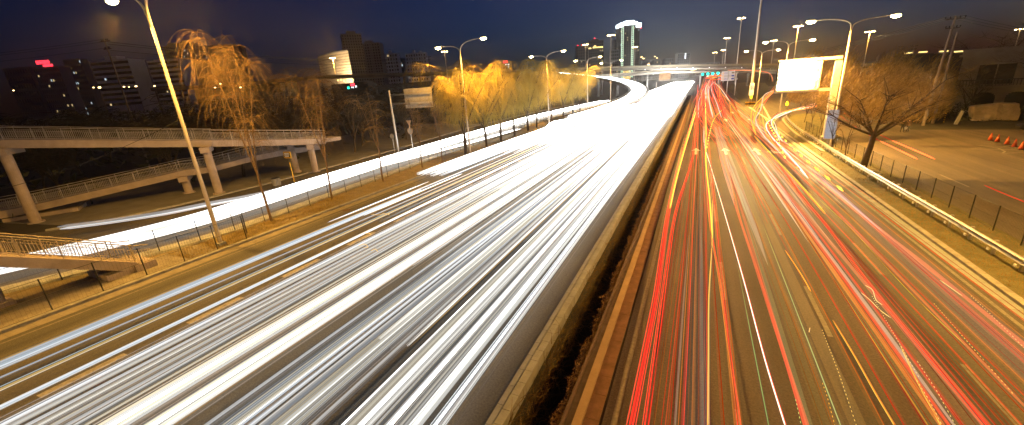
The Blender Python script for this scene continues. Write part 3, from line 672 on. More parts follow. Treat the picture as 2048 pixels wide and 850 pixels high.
# ================================================================== UTILITY POLES AND WIRES
def upole(top, base_z, label, r=.17, arms=True, lean=(0, 0)):
    x, y, z = top; bx, by = x+lean[0], y+lean[1]; t = empty('utility_pole', (bx, by, 0), label, 'utility pole')
    MB().tube([(bx, by, 0), (x, y, z)], [r, r*.62], 10).build('shaft', M['pole_dark'], t)
    if arms:
        for k, (zz, L) in enumerate(((.35, 2.2), (1.5, 1.6))):
            a = MB().box((x, y, z-zz), (L, .12, .12), .2).build('crossarm', M['bark_dark'], t)
            for s in (-1, -.5, .5, 1): MB().tube([(x+s*L*.45, y, z-zz+.06), (x+s*L*.45, y, z-zz+.18), (x+s*L*.45, y, z-zz+.34)], [.05, .09, .05], 8).build('insulator', M['black'], a)
    return t
def wire(p, q, sag, label, r=.022):
    pts = [Vector(p).lerp(Vector(q), i/14)-Vector((0, 0, sag*4*(i/14)*(1-i/14))) for i in range(15)]
    return tag(MB().tube(pts, r, 4).build('overhead_wire', M['wire'], None, tuple(p)), label, 'wire', 'overhead wires')
bp = at(291, 330); bp = Vector((-74, 36, 0)); tp_ = atD(208, 78, proj(bp)[2]+0.0)
up1 = upole(tp_, 0, 'wooden utility pole with crossarms behind the near left lamp post')
tp2 = atD(857, 112, 170); upole(tp2, 0, 'utility pole with crossarms left of the lone lamp mast', .2)
tp3 = atD(-260, 128, 70)
for dz in (0, -.35, -1.3):
    wire(tp_+Vector((-.8, 0, dz)), tp3+Vector((0, 0, dz)), .4, 'cable running from the left utility pole out of the left edge')
    wire(tp_+Vector((.8, 0, dz-.5)), tp2+Vector((-.8, 0, dz)), 2.2, 'cable sagging between the two left utility poles', .035)
wire((-31.05, 15.3, zat((-31.05, 15.3), 238)), onplane(-40, 388, (-49, 9), (-31, 15.3)), .5, 'thin guy wire tied to the near left lamp post', .016)
RB = at(1846, 251); tpr = Vector((RB.x+.6, RB.y, zat((RB.x, RB.y), 33)))
upole(tpr, 0, 'leaning utility pole with crossarm, left of the pair beside the forecourt', .2, lean=(RB.x-tpr.x, 0))
RB2 = at(1865, 247); upole(Vector((RB2.x+.2, RB2.y, zat((RB2.x, RB2.y), 66))), 0, 'bare utility pole without crossarm, right of the pair beside the forecourt', .19, False, (-.2, 0))
tq = atD(1829, 90, 150); upole(tq, 0, 'distant utility pole rising out of the brushy bank', .17); tq2 = atD(1803, 92, 190); upole(tq2, 0, 'far utility pole with short crossarms above the brush', .17)
tr_ = atD(1480, 118, 240)
for k, dx in enumerate((-.9, 0, .9)):
    wire(tpr+Vector((dx, 0, -.05)), tr_+Vector((dx, 0, -k*.8)), 2.5, 'cable from the right utility pole across the junction', .03)
    wire(tpr+Vector((dx, 0, -.05)), atD(2300, 85-k*4, 75), 1.0, 'cable from the right utility pole toward the villa', .02)

# ================================================================== TREES
def bez_limb(b, p, d, L, r0, r1, bend, rng, n=7):
    pts = []; q = Vector(p); dd = Vector(d).normalized()
    for i in range(n+1):
        pts.append(q.copy()); dd = (dd+Vector((rng.uniform(-1, 1), rng.uniform(-1, 1), rng.uniform(-.4, .4)))*.07+Vector(bend)*(1/n)).normalized(); q = q+dd*(L/n)
    b.tube(pts, [r0+(r1-r0)*i/n for i in range(n+1)], 6, False); return pts
def twig(b, p, d, L, droop, r, rng, n=6, wob=.12):
    pts = []; q = Vector(p); dd = Vector(d).normalized()
    for i in range(n+1):
        pts.append(q.copy()); dd = (dd+Vector((rng.uniform(-wob, wob), rng.uniform(-wob, wob), -droop))).normalized(); q = q+dd*(L/n)
    b.tube(pts, [r*(1-.55*i/n) for i in range(n+1)], 3, False)
def willow_mesh(h, trunk_h, crown_r, n_limb, n_twig, seed, r_twig=.016, rt=.17, open_=.5, droop=.42, tl=(2.0, 4.2), nsub=5, sr=.2, bo=.25):
    rng = random.Random(seed); tb_, cb = MB(), MB(); x = y = 0
    tr = bez_limb(tb_, (0, 0, -.1), (rng.uniform(-.08, .08), rng.uniform(-.08, .08), 1), trunk_h, rt, rt*.75, (0, 0, .2), rng)
    tip = tr[-1]; anchors = []
    for i in range(n_limb):
        a = 2*math.pi*i/n_limb+rng.uniform(-.4, .4); sp_r = rng.uniform(.35, 1)*open_ if i else .12
        L = (h-trunk_h)*rng.uniform(.75, 1.0)*(1.0 if i < 2 else .85)
        lm = bez_limb(tb_, tip if i % 2 else tr[-2], (math.cos(a)*sp_r, math.sin(a)*sp_r, 1), L, rt*.55, .018, (math.cos(a)*bo, math.sin(a)*bo, .15), rng, 8)
        anchors += lm[3:]
        for j in range(nsub):
            k = rng.randint(2, 8); a2 = a+rng.uniform(-1.3, 1.3)
            sub = bez_limb(tb_, lm[k], (math.cos(a2), math.sin(a2), rng.uniform(.5, 1.6)), rng.uniform(.35, .8)*crown_r, rt*sr, .008, (0, 0, -.6), rng, 6)
            anchors += sub[2:]
    for i in range(n_twig):
        p = rng.choice(anchors); a = rng.uniform(0, 2*math.pi)
        hk = (p.z-trunk_h)/(h-trunk_h+.01)
        twig(cb, p+Vector((rng.uniform(-.12, .12), rng.uniform(-.12, .12), 0)), (math.cos(a), math.sin(a), rng.uniform(.15, .9)), rng.uniform(*tl)*(.75+.5*hk), droop*rng.uniform(.6, 1.3), r_twig*rng.uniform(.6, 1.2), rng, 7)
    return tb_, cb
def place_tree(protos, i, x, y, rz, s, name, label, cat, group):
    src = protos[i]; o = copy_tree(src); o.location = (x, y, 0); o.rotation_euler = (0, 0, rz); o.scale = (s, s, s) if isinstance(s, (int, float)) else s
    tag(o, label, cat, group); return o
def proto_tree(name, tb_, cb, mt, mc, cname='crown'):
    t = empty(name, (0, 0, 0)); tb_.build('trunk', mt, t, smooth=True); cb.build(cname, mc, t); return t
def drop(o):
    for c in list(o.children): drop(c)
    bpy.data.objects.remove(o)
young = [proto_tree('willow_tree', *willow_mesh(16.0, 4.2, 2.2, 4, 560, 17, .0125, .15, .26, .42, (1.8, 4.2), 9, .10, .07), M['bark'], M['twig_young']),
         proto_tree('willow_tree', *willow_mesh(14, 4.0, 2.0, 4, 420, 12, .012, .13, .24, .40, (1.6, 3.6), 6, .10, .05), M['bark'], M['twig_young']),
         proto_tree('willow_tree', *willow_mesh(11.0, 3.6, 1.6, 4, 190, 13, .011, .10, .24, .3, (1.2, 2.6), 5, .12, .05), M['bark'], M['twig_dry'])]
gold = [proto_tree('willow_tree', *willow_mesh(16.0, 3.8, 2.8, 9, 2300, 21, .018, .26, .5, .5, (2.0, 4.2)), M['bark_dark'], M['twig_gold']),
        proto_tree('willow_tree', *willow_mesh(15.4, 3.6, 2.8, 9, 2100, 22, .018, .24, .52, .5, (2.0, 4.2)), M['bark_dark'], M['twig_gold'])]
VG = 'willows along the left verge'
for (x, y), i, s, lb in (((-32.2, 20.1), 0, (.72, .72, .98), 'slender amber-lit willow with drooping twigs in front of the footbridge ramp'), ((-32.7, 26.9), 1, (.8, .8, 1.0), 'thin brown willow beside the end of the footbridge ramp'), ((-33.0, 34.7), 2, 1.05, 'sparse young willow third from the left on the verge'), ((-33.2, 42.5), 2, .95, 'sparse young willow in front of the weathered cantilever sign'), ((-32.6, 46.4), 2, .9, 'smallest sparse willow left of the big golden crowns')):
    place_tree(young, i, x, y, y*1.7, s, 'willow_tree', lb, 'willow tree', VG)
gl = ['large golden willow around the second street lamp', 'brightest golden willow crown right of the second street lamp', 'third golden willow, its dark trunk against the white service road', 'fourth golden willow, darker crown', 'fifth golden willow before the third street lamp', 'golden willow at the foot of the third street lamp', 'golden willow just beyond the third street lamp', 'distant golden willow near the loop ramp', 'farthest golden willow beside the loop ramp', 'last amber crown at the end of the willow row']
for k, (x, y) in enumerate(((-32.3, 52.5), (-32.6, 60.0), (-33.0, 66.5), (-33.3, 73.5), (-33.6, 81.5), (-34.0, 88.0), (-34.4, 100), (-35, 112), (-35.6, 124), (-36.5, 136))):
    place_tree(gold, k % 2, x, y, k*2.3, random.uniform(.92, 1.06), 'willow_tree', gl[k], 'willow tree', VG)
for o in young+gold: drop(o)
# dark bare trees beyond the service road
dk = []
for s_ in range(3):
    tb_, cb = willow_mesh(14.0, 3.0, 4.5, 7, 900, 31+s_, .03, .22, .6, .16, (1.6, 3.2)); dk.append(proto_tree('bare_tree', tb_, cb, M['bark_dark'], M['twig_dark']))
rng = random.Random(5); k = 0
spots = [(-58, 34), (-60, 44), (-57, 54), (-63, 62), (-58, 70), (-66, 30), (-70, 50), (-72, 20), (-78, 34), (-84, 22), (-86, 44), (-60, 84), (-72, 74), (-64, 100), (-80, 62), (-96, 30), (-62, 118), (-70, 138), (-100, 54), (-92, 78), (-84, 100), (-112, 40), (-118, 66), (-130, 46), (-88, 12), (-104, 12), (-62, 150), (-78, 125)]
for x, y in spots:
    place_tree(dk, k % 3, x, y, rng.uniform(0, 6), (rng.uniform(.85, 1.0),)*2+(rng.uniform(.8, 1.0),), 'bare_tree', 'leafless dark tree in the unlit belt beyond the left service road', 'tree', 'dark trees beyond the service road'); k += 1
for o in dk: drop(o)
b = MB(); rng = random.Random(9)
for i in range(9000):
    x = rng.uniform(-260, -57); y = rng.uniform(max(8, -x*.12), 230); z = rng.uniform(0, 1)**1.2*(9+.02*y); s = rng.uniform(.5, 1.3)
    q = Vector((x, y, z)); u = Vector((rng.uniform(-1, 1), rng.uniform(-1, 1), rng.uniform(-1, 1)))*s; v = Vector((rng.uniform(-1, 1), rng.uniform(-1, 1), rng.uniform(-1, 1)))*s
    b.add([q, q+u, q+v], [(0, 1, 2)])
tag(b.build('thicket', M['shrub']), 'dark unlit thicket filling the low ground beyond the left service road', 'thicket', kind='stuff')
# brushy reed bank on the right
bank = []
def bush_mesh(h, w, n, seed, lean, r=.017, base=.45):
    rng = random.Random(seed); tb_, cb = MB(), MB()
    for i in range(6):
        a = rng.uniform(0, 6.3); bez_limb(tb_, (rng.uniform(-w, w)*.3, rng.uniform(-w, w)*.3, -.1), (math.cos(a)*.3+lean, math.sin(a)*.3, 1), h*rng.uniform(.5, .8), .07, .02, (0, 0, .1), rng)
    for i in range(n):
        a = rng.uniform(0, 6.3); rr = w*math.sqrt(rng.random()); z = h*rng.uniform(.05, .85)*(1-.5*(rr/w)**2)
        twig(cb, (math.cos(a)*rr, math.sin(a)*rr, z), (lean*1.6+rng.uniform(-.5, .5), rng.uniform(-.5, .5), 1), rng.uniform(.9, 2.2), rng.uniform(-.02, .12), r*rng.uniform(.6, 1.3), rng, 5, .16)
    return tb_, cb
for s_ in range(3): bank.append(proto_tree('brush_tree', *bush_mesh(12.5, 3.8, 1000, 41+s_, .35, .05), M['bark'], M['reed']))
rng = random.Random(12); bl_ = 'leaning straw-coloured brush tree on the bank right of the message board'
for k, (x, y, s) in enumerate(((24.5, 98, .95), (26.5, 104, 1.0), (27.5, 92, .85), (28.5, 85, .8), (30.5, 81, .72), (30.5, 95, .95), (27, 114, 1.1), (32, 88, .8), (33.5, 102, 1.0), (24, 120, 1.15), (30, 122, 1.15), (36, 112, 1.05), (35.5, 92, .8), (40, 104, .9), (24.5, 108, 1.0), (26, 132, 1.2))):
    place_tree(bank, k % 3, x, y, rng.uniform(-.6, .6), s, 'brush_tree', bl_, 'brush tree', 'brush trees on the right bank')
for o in bank: drop(o)
# bare spreading tree on the right verge
rng = random.Random(3); tb_, cb = MB(), MB(); q = at(1725, 338)
tr = [Vector((0, 0, -.1)), Vector((.1, 0, 1.0)), Vector((.25, 0, 2.2)), Vector((.3, 0, 3.2))]
tb_.tube(catmull(tr, 4), [.27-.006*i for i in range(13)], 9, False); tip = tr[-1]
for d, L, bd in (((-1, .1, .35), 4.2, (-.3, 0, .5)), ((-.6, .5, .8), 3.8, (-.4, 0, .1)), ((.1, -.3, 1), 3.6, (-.1, 0, 0)), ((.9, .2, .75), 6.2, (.2, 0, .3)), ((.6, -.5, .7), 4.6, (.4, 0, .1)), ((1, .7, .4), 5.0, (.1, 0, .5)), ((-.2, .8, .8), 4.0, (0, 0, .2))):
    lm = bez_limb(tb_, tip-Vector((0, 0, rng.uniform(0, .35))), d, L, .13, .03, bd, rng, 8)
    for j in range(17):
        p = lm[rng.randint(2, 8)]; a = rng.uniform(0, 6.3)
        sb = bez_limb(tb_, p, (math.cos(a)+d[0], math.sin(a)+d[1], rng.uniform(.2, 1.1)), rng.uniform(.9, 2.2), .035, .009, (0, 0, .2), rng, 5)
        for _ in range(14): a2 = rng.uniform(0, 6.3); twig(cb, sb[rng.randint(1, 5)], (math.cos(a2), math.sin(a2), rng.uniform(.2, 1)), rng.uniform(.6, 1.6), .04, .011, rng, 4)
t = proto_tree('bare_tree', tb_, cb, M['bark_dark'], M['twig_dry']); t.location = (q.x, q.y, 0); tag(t, 'bare spreading tree with forked limbs on the right verge', 'tree')
# thin saplings on the right verge
rng = random.Random(8); tb_, cb = willow_mesh(4.2, 1.6, .8, 4, 60, 55, .008, .06, .35, .02, (.5, 1.1)); sp0 = proto_tree('sapling', tb_, cb, M['bark_dark'], M['twig_dry'])
for k, (px, py, lb) in enumerate(((1690, 320, 'thin sapling between the grey sign and the spreading tree'), (1664, 302, 'thin sapling directly behind the grey sign'), (1622, 256, 'sapling left of the message board post'), (1608, 246, 'leftmost sapling on the curved right verge'), (1638, 268, 'sapling beside the message board post'))):
    q = at(px, py); place_tree([sp0], 0, q.x, q.y, k*1.3, .9+.1*(k % 2), 'sapling', lb, 'sapling', 'saplings on the right verge')
drop(sp0)
# bare trees round the villa
rng = random.Random(18); vt = [proto_tree('bare_tree', *willow_mesh(11, 3, 4, 7, 500, 61, .014, .2, .8, .0, (1., 2.)), M['bark_dark'], M['twig_dark'])]
for x, y, s, lb in ((45, 84, .95, 'bare tree standing against the villa front'), (41, 92, .8, 'bare tree at the left corner of the villa'), (52, 112, 1.3, 'bare tree rising behind the villa roof'), (64, 108, 1.35, 'large bare tree behind the villa at the right edge'), (38.5, 88, .6, 'small bare tree beside the utility poles')):
    place_tree(vt, 0, x, y, x, s, 'bare_tree', lb, 'tree', 'bare trees round the villa')
for o in vt: drop(o)
# low shrubs before the villa
def shrub(x, y, w, d, h, lb, seed, m='shrub', name='shrub', n=900):
    rng = random.Random(seed); b = MB()
    for i in range(n):
        a, u = rng.uniform(0, 6.3), math.sqrt(rng.random()); z = h*rng.random()*math.sqrt(max(0, 1-u**2.5))*(.8+.4*rng.random()); s = rng.uniform(.06, .18)
        q = Vector((x+math.cos(a)*u*w, y+math.sin(a)*u*d, z)); r1 = Vector((rng.uniform(-1, 1), rng.uniform(-1, 1), rng.uniform(-1, 1)))*s*1.5; r2 = Vector((rng.uniform(-1, 1), rng.uniform(-1, 1), rng.uniform(-1, 1)))*s*1.5
        b.add([q, q+r1, q+r2], [(0, 1, 2)])
    return tag(b.build(name, M[m], None, (x, y, 0)), lb, 'shrub')
shrub(40.5, 82.5, 4.5, 1.4, 1.0, 'long low clipped hedge in front of the boulder', 1, n=2500); shrub(38.0, 86, 2.2, 2, 2.6, 'dark rounded shrub left of the boulder', 2, n=1800); shrub(47, 88, 4, 2, 1.8, 'dark shrub behind the boulder at the villa wall', 3, n=1800); shrub(35.5, 88, 1.8, 1.5, 2.0, 'dark shrub behind the utility poles', 4, n=1200)

# trench planting: dry hedge and hanging vines
rng = random.Random(4); b = MB()
for i in range(26000):
    y = rng.uniform(2, 110)**1.0 if i % 2 else rng.uniform(4, 45); w = rng.gauss(0, .12)
    cl = .5+.5*math.sin(y*5.1+math.sin(y*1.7)*2)
    q = Vector((-3.22+w*.55-.1*cl, y, -.75+rng.random()*(.6+.35*cl))); s = rng.uniform(.02, .06)
    r1 = Vector((rng.uniform(-1, 1), rng.uniform(-1, 1), rng.uniform(-1, 1)))*s*1.6; r2 = Vector((rng.uniform(-1, 1), rng.uniform(-1, 1), rng.uniform(-1, 1)))*s*1.6
    b.add([q, q+r1, q+r2], [(0, 1, 2)])
hd = empty('dry_hedge', (-3.25, 20, -1.8), 'dry brown clipped hedge in the sunken median trench', 'hedge'); b.build('foliage', M['leaf_dry'], hd)
bs = MB()
for k in range(200): y = 2+k*.5; bs.tube([(-3.25, y, -1.9), (-3.25+rng.uniform(-.1, .1), y+.1, -.6)], .015, 4, False)
o = bs.build('stems', M['bark_dark'], hd); o['kind'] = 'stuff'
b = MB()
for i in range(3400):
    y = 4+60*rng.random()**1.6; p = Vector((-4.56+abs(rng.gauss(0, .16)), y, rng.uniform(-1.8, .05)-.1*math.sin(y*1.3)))
    twig(b, p, (rng.uniform(.0, .5), rng.uniform(-1, 1), rng.uniform(-.2, 1)), rng.uniform(.3, .9), rng.uniform(.0, .35), .008, rng, 5, .3)
tag(b.build('dry_vines', M['vine']), 'tangle of dry vines on the trench wall of the median', 'vines', kind='stuff')
# dry grass and litter on the left verge
b = MB()
for i in range(9000):
    y = 13+50*rng.random()**1.7; x = rng.uniform(-33.2, -30.1)
    if rng.random() < .55: a = rng.uniform(0, 6.3); rr = abs(rng.gauss(0, 1.1)); cx_, cy_ = rng.choice(((-31.2, 15.6), (-31.8, 17.2), (-32.2, 20), (-32.7, 26.9), (-31, 24))); x, y = cx_+rr*math.cos(a), cy_+rr*math.sin(a)
    twig(b, (x, y, 0), (rng.uniform(-.8, .8), rng.uniform(-.8, .8), 1), rng.uniform(.08, .4), .2, .007, rng, 3, .2)
tag(b.build('dry_grass', M['grass_dry']), 'tufts of dry straw-coloured grass on the left verge', 'grass', kind='stuff')
b = MB()
for i in range(7000):
    y = 8+50*rng.random()**1.4; x = rng.uniform(12.5, 15.6)+max(0, 0)
    if abs(x-13.7) < .2: continue
    twig(b, (x, y, .02), (rng.uniform(-.8, .8), rng.uniform(-.8, .8), 1), rng.uniform(.06, .3), .2, .007, rng, 3, .2)
tag(b.build('dry_grass', M['twig_dry']), 'short dry weeds on the right verge behind the crash barrier', 'grass', kind='stuff')
# ================================================================== SKYLINE
def wallmat(name, col): return mat(name, col, .9, .12, .05, 0)
M['w_dark'] = wallmat('facade_dark', (.07, .07, .075)); M['w_grey'] = wallmat('facade_grey', (.22, .22, .23)); M['w_pale'] = wallmat('facade_pale', (.72, .72, .76)); M['w_cream'] = wallmat('facade_cream', (.5, .45, .38)); M['w_brown'] = wallmat('facade_brown', (.12, .085, .07)); M['w_slate'] = wallmat('facade_slate', (.10, .11, .13))
def building(label, xl, xr, yt, D, wm, floors, cols, win='glass_dark', thick=18, lit=0, litm='win_cool', bands=False, roofs=(), name='tower_block', turn=0.0, wfrac=.55, z_lo=0.0, cat='building', seed=1, pilasters=0):
    rng = random.Random(seed); A = atD(xl, yt, D); B = atD(xr, yt, D*(1+turn)); zt = (A.z+B.z)/2
    a = Vector((A.x, A.y, 0)); b_ = Vector((B.x, B.y, 0)); d = (b_-a); Wd = d.length; d.normalize(); n = Vector((d.y, -d.x, 0))
    if n.dot(-a) < 0: n = -n
    rz = math.atan2(d.y, d.x); mid = (a+b_)/2; t = empty(name, tuple(mid), label, cat, 'buildings on the skyline')
    MB().box(mid-n*thick/2+Vector((0, 0, zt/2)), (Wd, thick, zt), rz).build('wall', wm, t)
    pr = MB().box(mid-n*thick/2+Vector((0, 0, zt+.45)), (Wd+.6, thick+.6, .9), rz).build('parapet', wm, t)
    for f0, f1, hh in roofs:
        c = a+d*Wd*(f0+f1)/2-n*thick*.5; MB().box(c+Vector((0, 0, zt+hh/2+.9)), (Wd*(f1-f0), thick*.5, hh), rz).build('roof_house', wm, t)
    fh = (zt-z_lo)/floors
    if bands:
        for i in range(floors):
            MB().box(mid+n*.06+Vector((0, 0, z_lo+fh*(i+.5))), (Wd*.985, .16, fh*wfrac), rz).build('window_band', M[win], t)
    else:
        cw = Wd/cols; spots_ = [(i, j) for i in range(floors-1, -1, -1) for j in range(cols)]; w0 = None; rest = MB()
        for q_, (i, j) in enumerate(spots_):
            pos = a+d*cw*(j+.5)+n*.04+Vector((0, 0, z_lo+fh*(i+.5)))
            if q_ >= 100: rest.box(pos, (cw*.5, .14, fh*wfrac), rz); continue
            if w0 is None: w0 = MB().box((0, 0, 0), (cw*.5, .14, fh*wfrac), rz).build('window', M[win]); wo = w0
            else: wo = w0.copy(); C.objects.link(wo)
            wo.parent = t; wo.location = pos-mid
        if rest.v: rest.build('windows', M[win], t)['kind'] = 'stuff'
    for _ in range(lit):
        i, j = rng.randrange(floors), rng.randrange(cols); cw = Wd/cols
        MB().box(a+d*cw*(j+.5)+n*.12+Vector((0, 0, z_lo+fh*(i+.5))), (cw*.42, .16, fh*.42), rz).build('lit_window', M[litm if rng.random() < .7 else ('win_warm' if litm == 'win_cool' else 'win_cool')], t)
    for k in range(pilasters):
        MB().box(a+d*Wd*(k+.5)/pilasters+n*.2+Vector((0, 0, zt/2)), (Wd*.03, .5, zt), rz).build('pilaster', wm, t)
    t['_'] = 0; del t['_']
    return t, a, d, n, Wd, zt, rz
# hotel with the red rooftop sign
t, a, d, n, Wd, zt, rz = building('slab building with a glowing red rooftop sign at far left', 64, 117, 135, 800, M['w_grey'], 11, 12, lit=8, litm='win_warm', seed=3, thick=22)
def sign_chars(t, a, d, n, u0, u1, z0, z1, k, m, name, seed):
    rng = random.Random(seed); cwid = (u1-u0)/k
    for i in range(k):
        b = MB(); c0 = u0+cwid*(i+.5); w, h = cwid*.8, (z1-z0)*.92
        zc = (z0+z1)/2; th = h*.13
        for f in (.5, 0, -.5): b.box(a+d*c0+n*.5+Vector((0, 0, zc+f*(h-th))), (w, .5, th), math.atan2(d.y, d.x))
        for f in (-.5, rng.choice((0, .15, -.15)), .5): b.box(a+d*(c0+f*(w-th))+n*.45+Vector((0, 0, zc)), (th, .5, h), math.atan2(d.y, d.x))
        b.build(name, m, t)
sc_ = Wd/53.0
sign_chars(t, a, d, n, 12*sc_, 40*sc_, zt+6.5*sc_, zt+13.5*sc_, 4, M['red_neon'], 'sign_character', 1); sign_chars(t, a, d, n, 24*sc_, 44*sc_, zt+1.2*sc_, zt+5.6*sc_, 5, M['red_neon'], 'sign_character', 2)
building('dim apartment block beside the red sign building with a few cool windows', 124, 160, 119, 950, M['w_slate'], 12, 9, lit=12, seed=5)
building('dark low block at the far left edge of the skyline', 4, 58, 136, 850, M['w_dark'], 8, 10, seed=6)
building('broad building with white and dark horizontal stripes behind the left utility pole', 178, 256, 121, 620, M['w_pale'], 9, 10, bands=True, lit=2, seed=7, roofs=((.3, .62, 6),), wfrac=.5, thick=30, z_lo=22)
building('second striped building just right of the first, behind the near lamp post', 293, 356, 121, 640, M['w_pale'], 9, 10, bands=True, lit=2, seed=8, roofs=((.1, .7, 2),), wfrac=.5, thick=30, z_lo=22)
for xl, xr, yt, sd, lb in ((325, 352, 92, 11, 'leftmost of three hazy slender towers behind the near lamp post'), (354, 380, 86, 12, 'middle of three hazy slender towers behind the near lamp post'), (382, 410, 97, 13, 'rightmost of three hazy slender towers, beside the dark block')):
    building(lb, xl, xr, yt, 1150, M['w_slate'], 24, 6, lit=5, seed=sd, roofs=((.2, .8, 7),), thick=28)
building('broad unlit dark block behind the first willow', 414, 482, 92, 820, M['w_dark'], 14, 12, seed=14, roofs=((.1, .8, 3),), thick=26, turn=.02)
# floodlit hotel: gently curved front
hotel = empty('curved_hotel', tuple(Vector((atD(665, 108, 420).x, atD(665, 108, 420).y, 0))), 'cream curved hotel with a grid of square windows floodlit warm', 'building', 'buildings on the skyline')
pa, pb = atD(634, 108, 455), atD(697, 109, 420); pts = []
for i in range(13):
    f = i/12; p = pa.lerp(pb, f); out = (O-p); out.z = 0; out.normalize(); pts.append(Vector((p.x, p.y, 0))+out*math.sin(f*math.pi)*7)
zt = (pa.z+pb.z)/2; back = [p-(O-p).normalized()*18*Vector((1, 1, 0)).length/1.414 for p in pts]
MB().poly([(p.x, p.y) for p in pts]+[(p.x, p.y) for p in back[::-1]], 0, zt).build('wall', M['w_cream'], hotel)
MB().poly([((p+(p-Vector((back[i].x, back[i].y, 0))).normalized()*.5).x, (p+(p-Vector((back[i].x, back[i].y, 0))).normalized()*.5).y) for i, p in enumerate(pts)]+[(p.x, p.y) for p in back[::-1]], zt, zt+1.2).build('cornice', M['w_grey'], hotel)
hw = {}; cnt = 0; rest = MB()
for i in range(9):
    z = zt-2.2-i*2.75
    for j in range(24):
        f = (j+.5)/24*12; k = int(f); pp = pts[k].lerp(pts[k+1], f-k) if k < 12 else pts[12]; q = (pts[min(k+1, 12)]-pts[k]).normalized(); nn = Vector((q.y, -q.x, 0)); nn = nn if nn.dot(O-pp) > 0 else -nn
        pos = pp+nn*.05+Vector((0, 0, z)); rz_ = math.atan2(q.y, q.x); cnt += 1
        if cnt > 96: rest.box(pos, (.7, .2, .95), rz_); continue
        if k not in hw: hw[k] = wo = MB().box((0, 0, 0), (.7, .2, .95), rz_).build('window', M['glass_dark'])
        else: wo = hw[k].copy(); C.objects.link(wo)
        wo.parent = hotel; wo.location = pos-wloc(hotel)
rest.build('windows', M['glass_dark'], hotel)['kind'] = 'stuff'
fl_ = bpy.data.lights.new('flood_light', 'SPOT'); fl_.energy = 320000; fl_.color = (1, .66, .32); fl_.spot_size = R(120); fl_.spot_blend = 1; fl_.shadow_soft_size = .5
fo_ = bpy.data.objects.new('flood_light', fl_); C.objects.link(fo_); tgt = Vector((pts[9].x, pts[9].y, zt-8)); src = tgt+(O-tgt).normalized()*30; src.z = 22; fo_.location = src; fo_.rotation_euler = (tgt-src).to_track_quat('-Z', 'Y').to_euler()
building('tallest dark apartment tower of the left pair, right of the hotel', 682, 722, 69, 700, M['w_grey'], 25, 8, seed=21, roofs=((.3, .75, 6),), thick=24, turn=.02, pilasters=2)
building('shorter dark apartment tower attached right of the tallest one', 722, 758, 87, 720, M['w_grey'], 22, 7, seed=22, roofs=((.15, .55, 5),), thick=24, pilasters=3)
building('pale apartment block first right of the dark tower pair', 762, 794, 108, 760, M['w_pale'], 13, 6, seed=23, roofs=((.45, .6, 6),), lit=2, pilasters=2)
building('narrow dark block with a column of green-white windows', 795, 805, 117, 800, M['w_dark'], 9, 2, seed=24, lit=8)
building('pale apartment block second right of the dark towers, beside the pole', 810, 851, 107, 760, M['w_pale'], 13, 8, seed=25, roofs=((.33, .44, 6), (.65, .75, 4)), lit=1, pilasters=3)
building('long low market hall with a pale roof behind the first willow', 385, 560, 171, 300, M['w_slate'], 1, 20, seed=26, thick=25, name='market_hall', bands=True, wfrac=.2)
building('long low market hall with a pale roof left of the weathered road sign', 690, 868, 171, 270, M['w_slate'], 1, 20, seed=27, thick=25, name='market_hall', bands=True, wfrac=.2)
t, a, d, n, Wd, zt, rz = building('small dark block with a red rooftop sign beyond the willows', 1000, 1024, 127, 900, M['w_dark'], 4, 5, seed=28, lit=3)
sign_chars(t, a, d, n, Wd*.25, Wd*.65, zt+1, zt+6, 2, M['red_neon'], 'sign_character', 4); MB().box(a+d*Wd*.5+n*.6+Vector((0, 0, zt-2.5)), (Wd*.6, .4, 2)).build('white_sign', M['white_dot'], t)
t, a, d, n, Wd, zt, rz = building('brown office block with red roof lamps left of the gold-trimmed one', 1153, 1176, 92, 900, M['w_brown'], 14, 6, seed=29, lit=10, litm='win_warm')
for u in (.1, .5, .9): MB().box(a+d*Wd*u+n*.3+Vector((0, 0, zt+2)), (2, 2, 2)).build('roof_lamp', M['red_neon'], t)
t, a, d, n, Wd, zt, rz = building('brown office block with gold-lit upper terraces', 1177, 1207, 82, 920, M['w_brown'], 16, 7, seed=30, lit=10, litm='win_warm', roofs=((.2, .7, 4),))
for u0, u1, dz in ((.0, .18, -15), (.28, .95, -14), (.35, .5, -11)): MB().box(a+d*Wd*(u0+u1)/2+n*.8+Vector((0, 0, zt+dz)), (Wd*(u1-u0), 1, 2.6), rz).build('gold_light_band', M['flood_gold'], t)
MB().box(a+d*Wd*.4+n*.3+Vector((0, 0, zt+6)), (2, 2, 2)).build('roof_lamp', M['red_neon'], t)
# the neon tower
t, a, d, n, Wd, zt, rz = building('dark tower with two glowing neon ladders and a bright white crown', 1240, 1280, 50, 850, M['w_brown'], 26, 9, seed=31, lit=22, litm='win_warm', thick=34, wfrac=.5)
for u in (.13, .64):
    for s in (-1, 1): MB().box(a+d*Wd*(u+s*.042)+n*.5+Vector((0, 0, zt*.53)), (.9, .6, zt*.9), rz).build('neon_strip', M['neon_green'], t)
    for k in range(26): MB().box(a+d*Wd*u+n*.5+Vector((0, 0, zt*(.1+.88*k/25))), (Wd*.085, .6, .9), rz).build('neon_rung', M['neon_green'], t)
for u0, u1, z0, z1 in ((-.08, .15, -3, 3.5), (.05, .85, 0, 6), (.25, .7, 5, 8.5), (.8, 1.05, -6, 3)):
    MB().box(a+d*Wd*(u0+u1)/2-n*10+Vector((0, 0, zt+(z0+z1)/2)), (Wd*(u1-u0), 24, z1-z0), rz).build('lit_crown', M['neon_white'], t)
for k in range(6): MB().box(a+d*Wd*(.22+.065*k)+n*.6+Vector((0, 0, zt*.13)), (Wd*.025, .4, zt*.16), rz).build('lit_base_strip', M['flood_gold'], t)
MB().box(a+d*Wd*1.06+Vector((0, 0, zt-7)), (2, 2, 2.5)).build('roof_lamp', M['red_neon'], t)
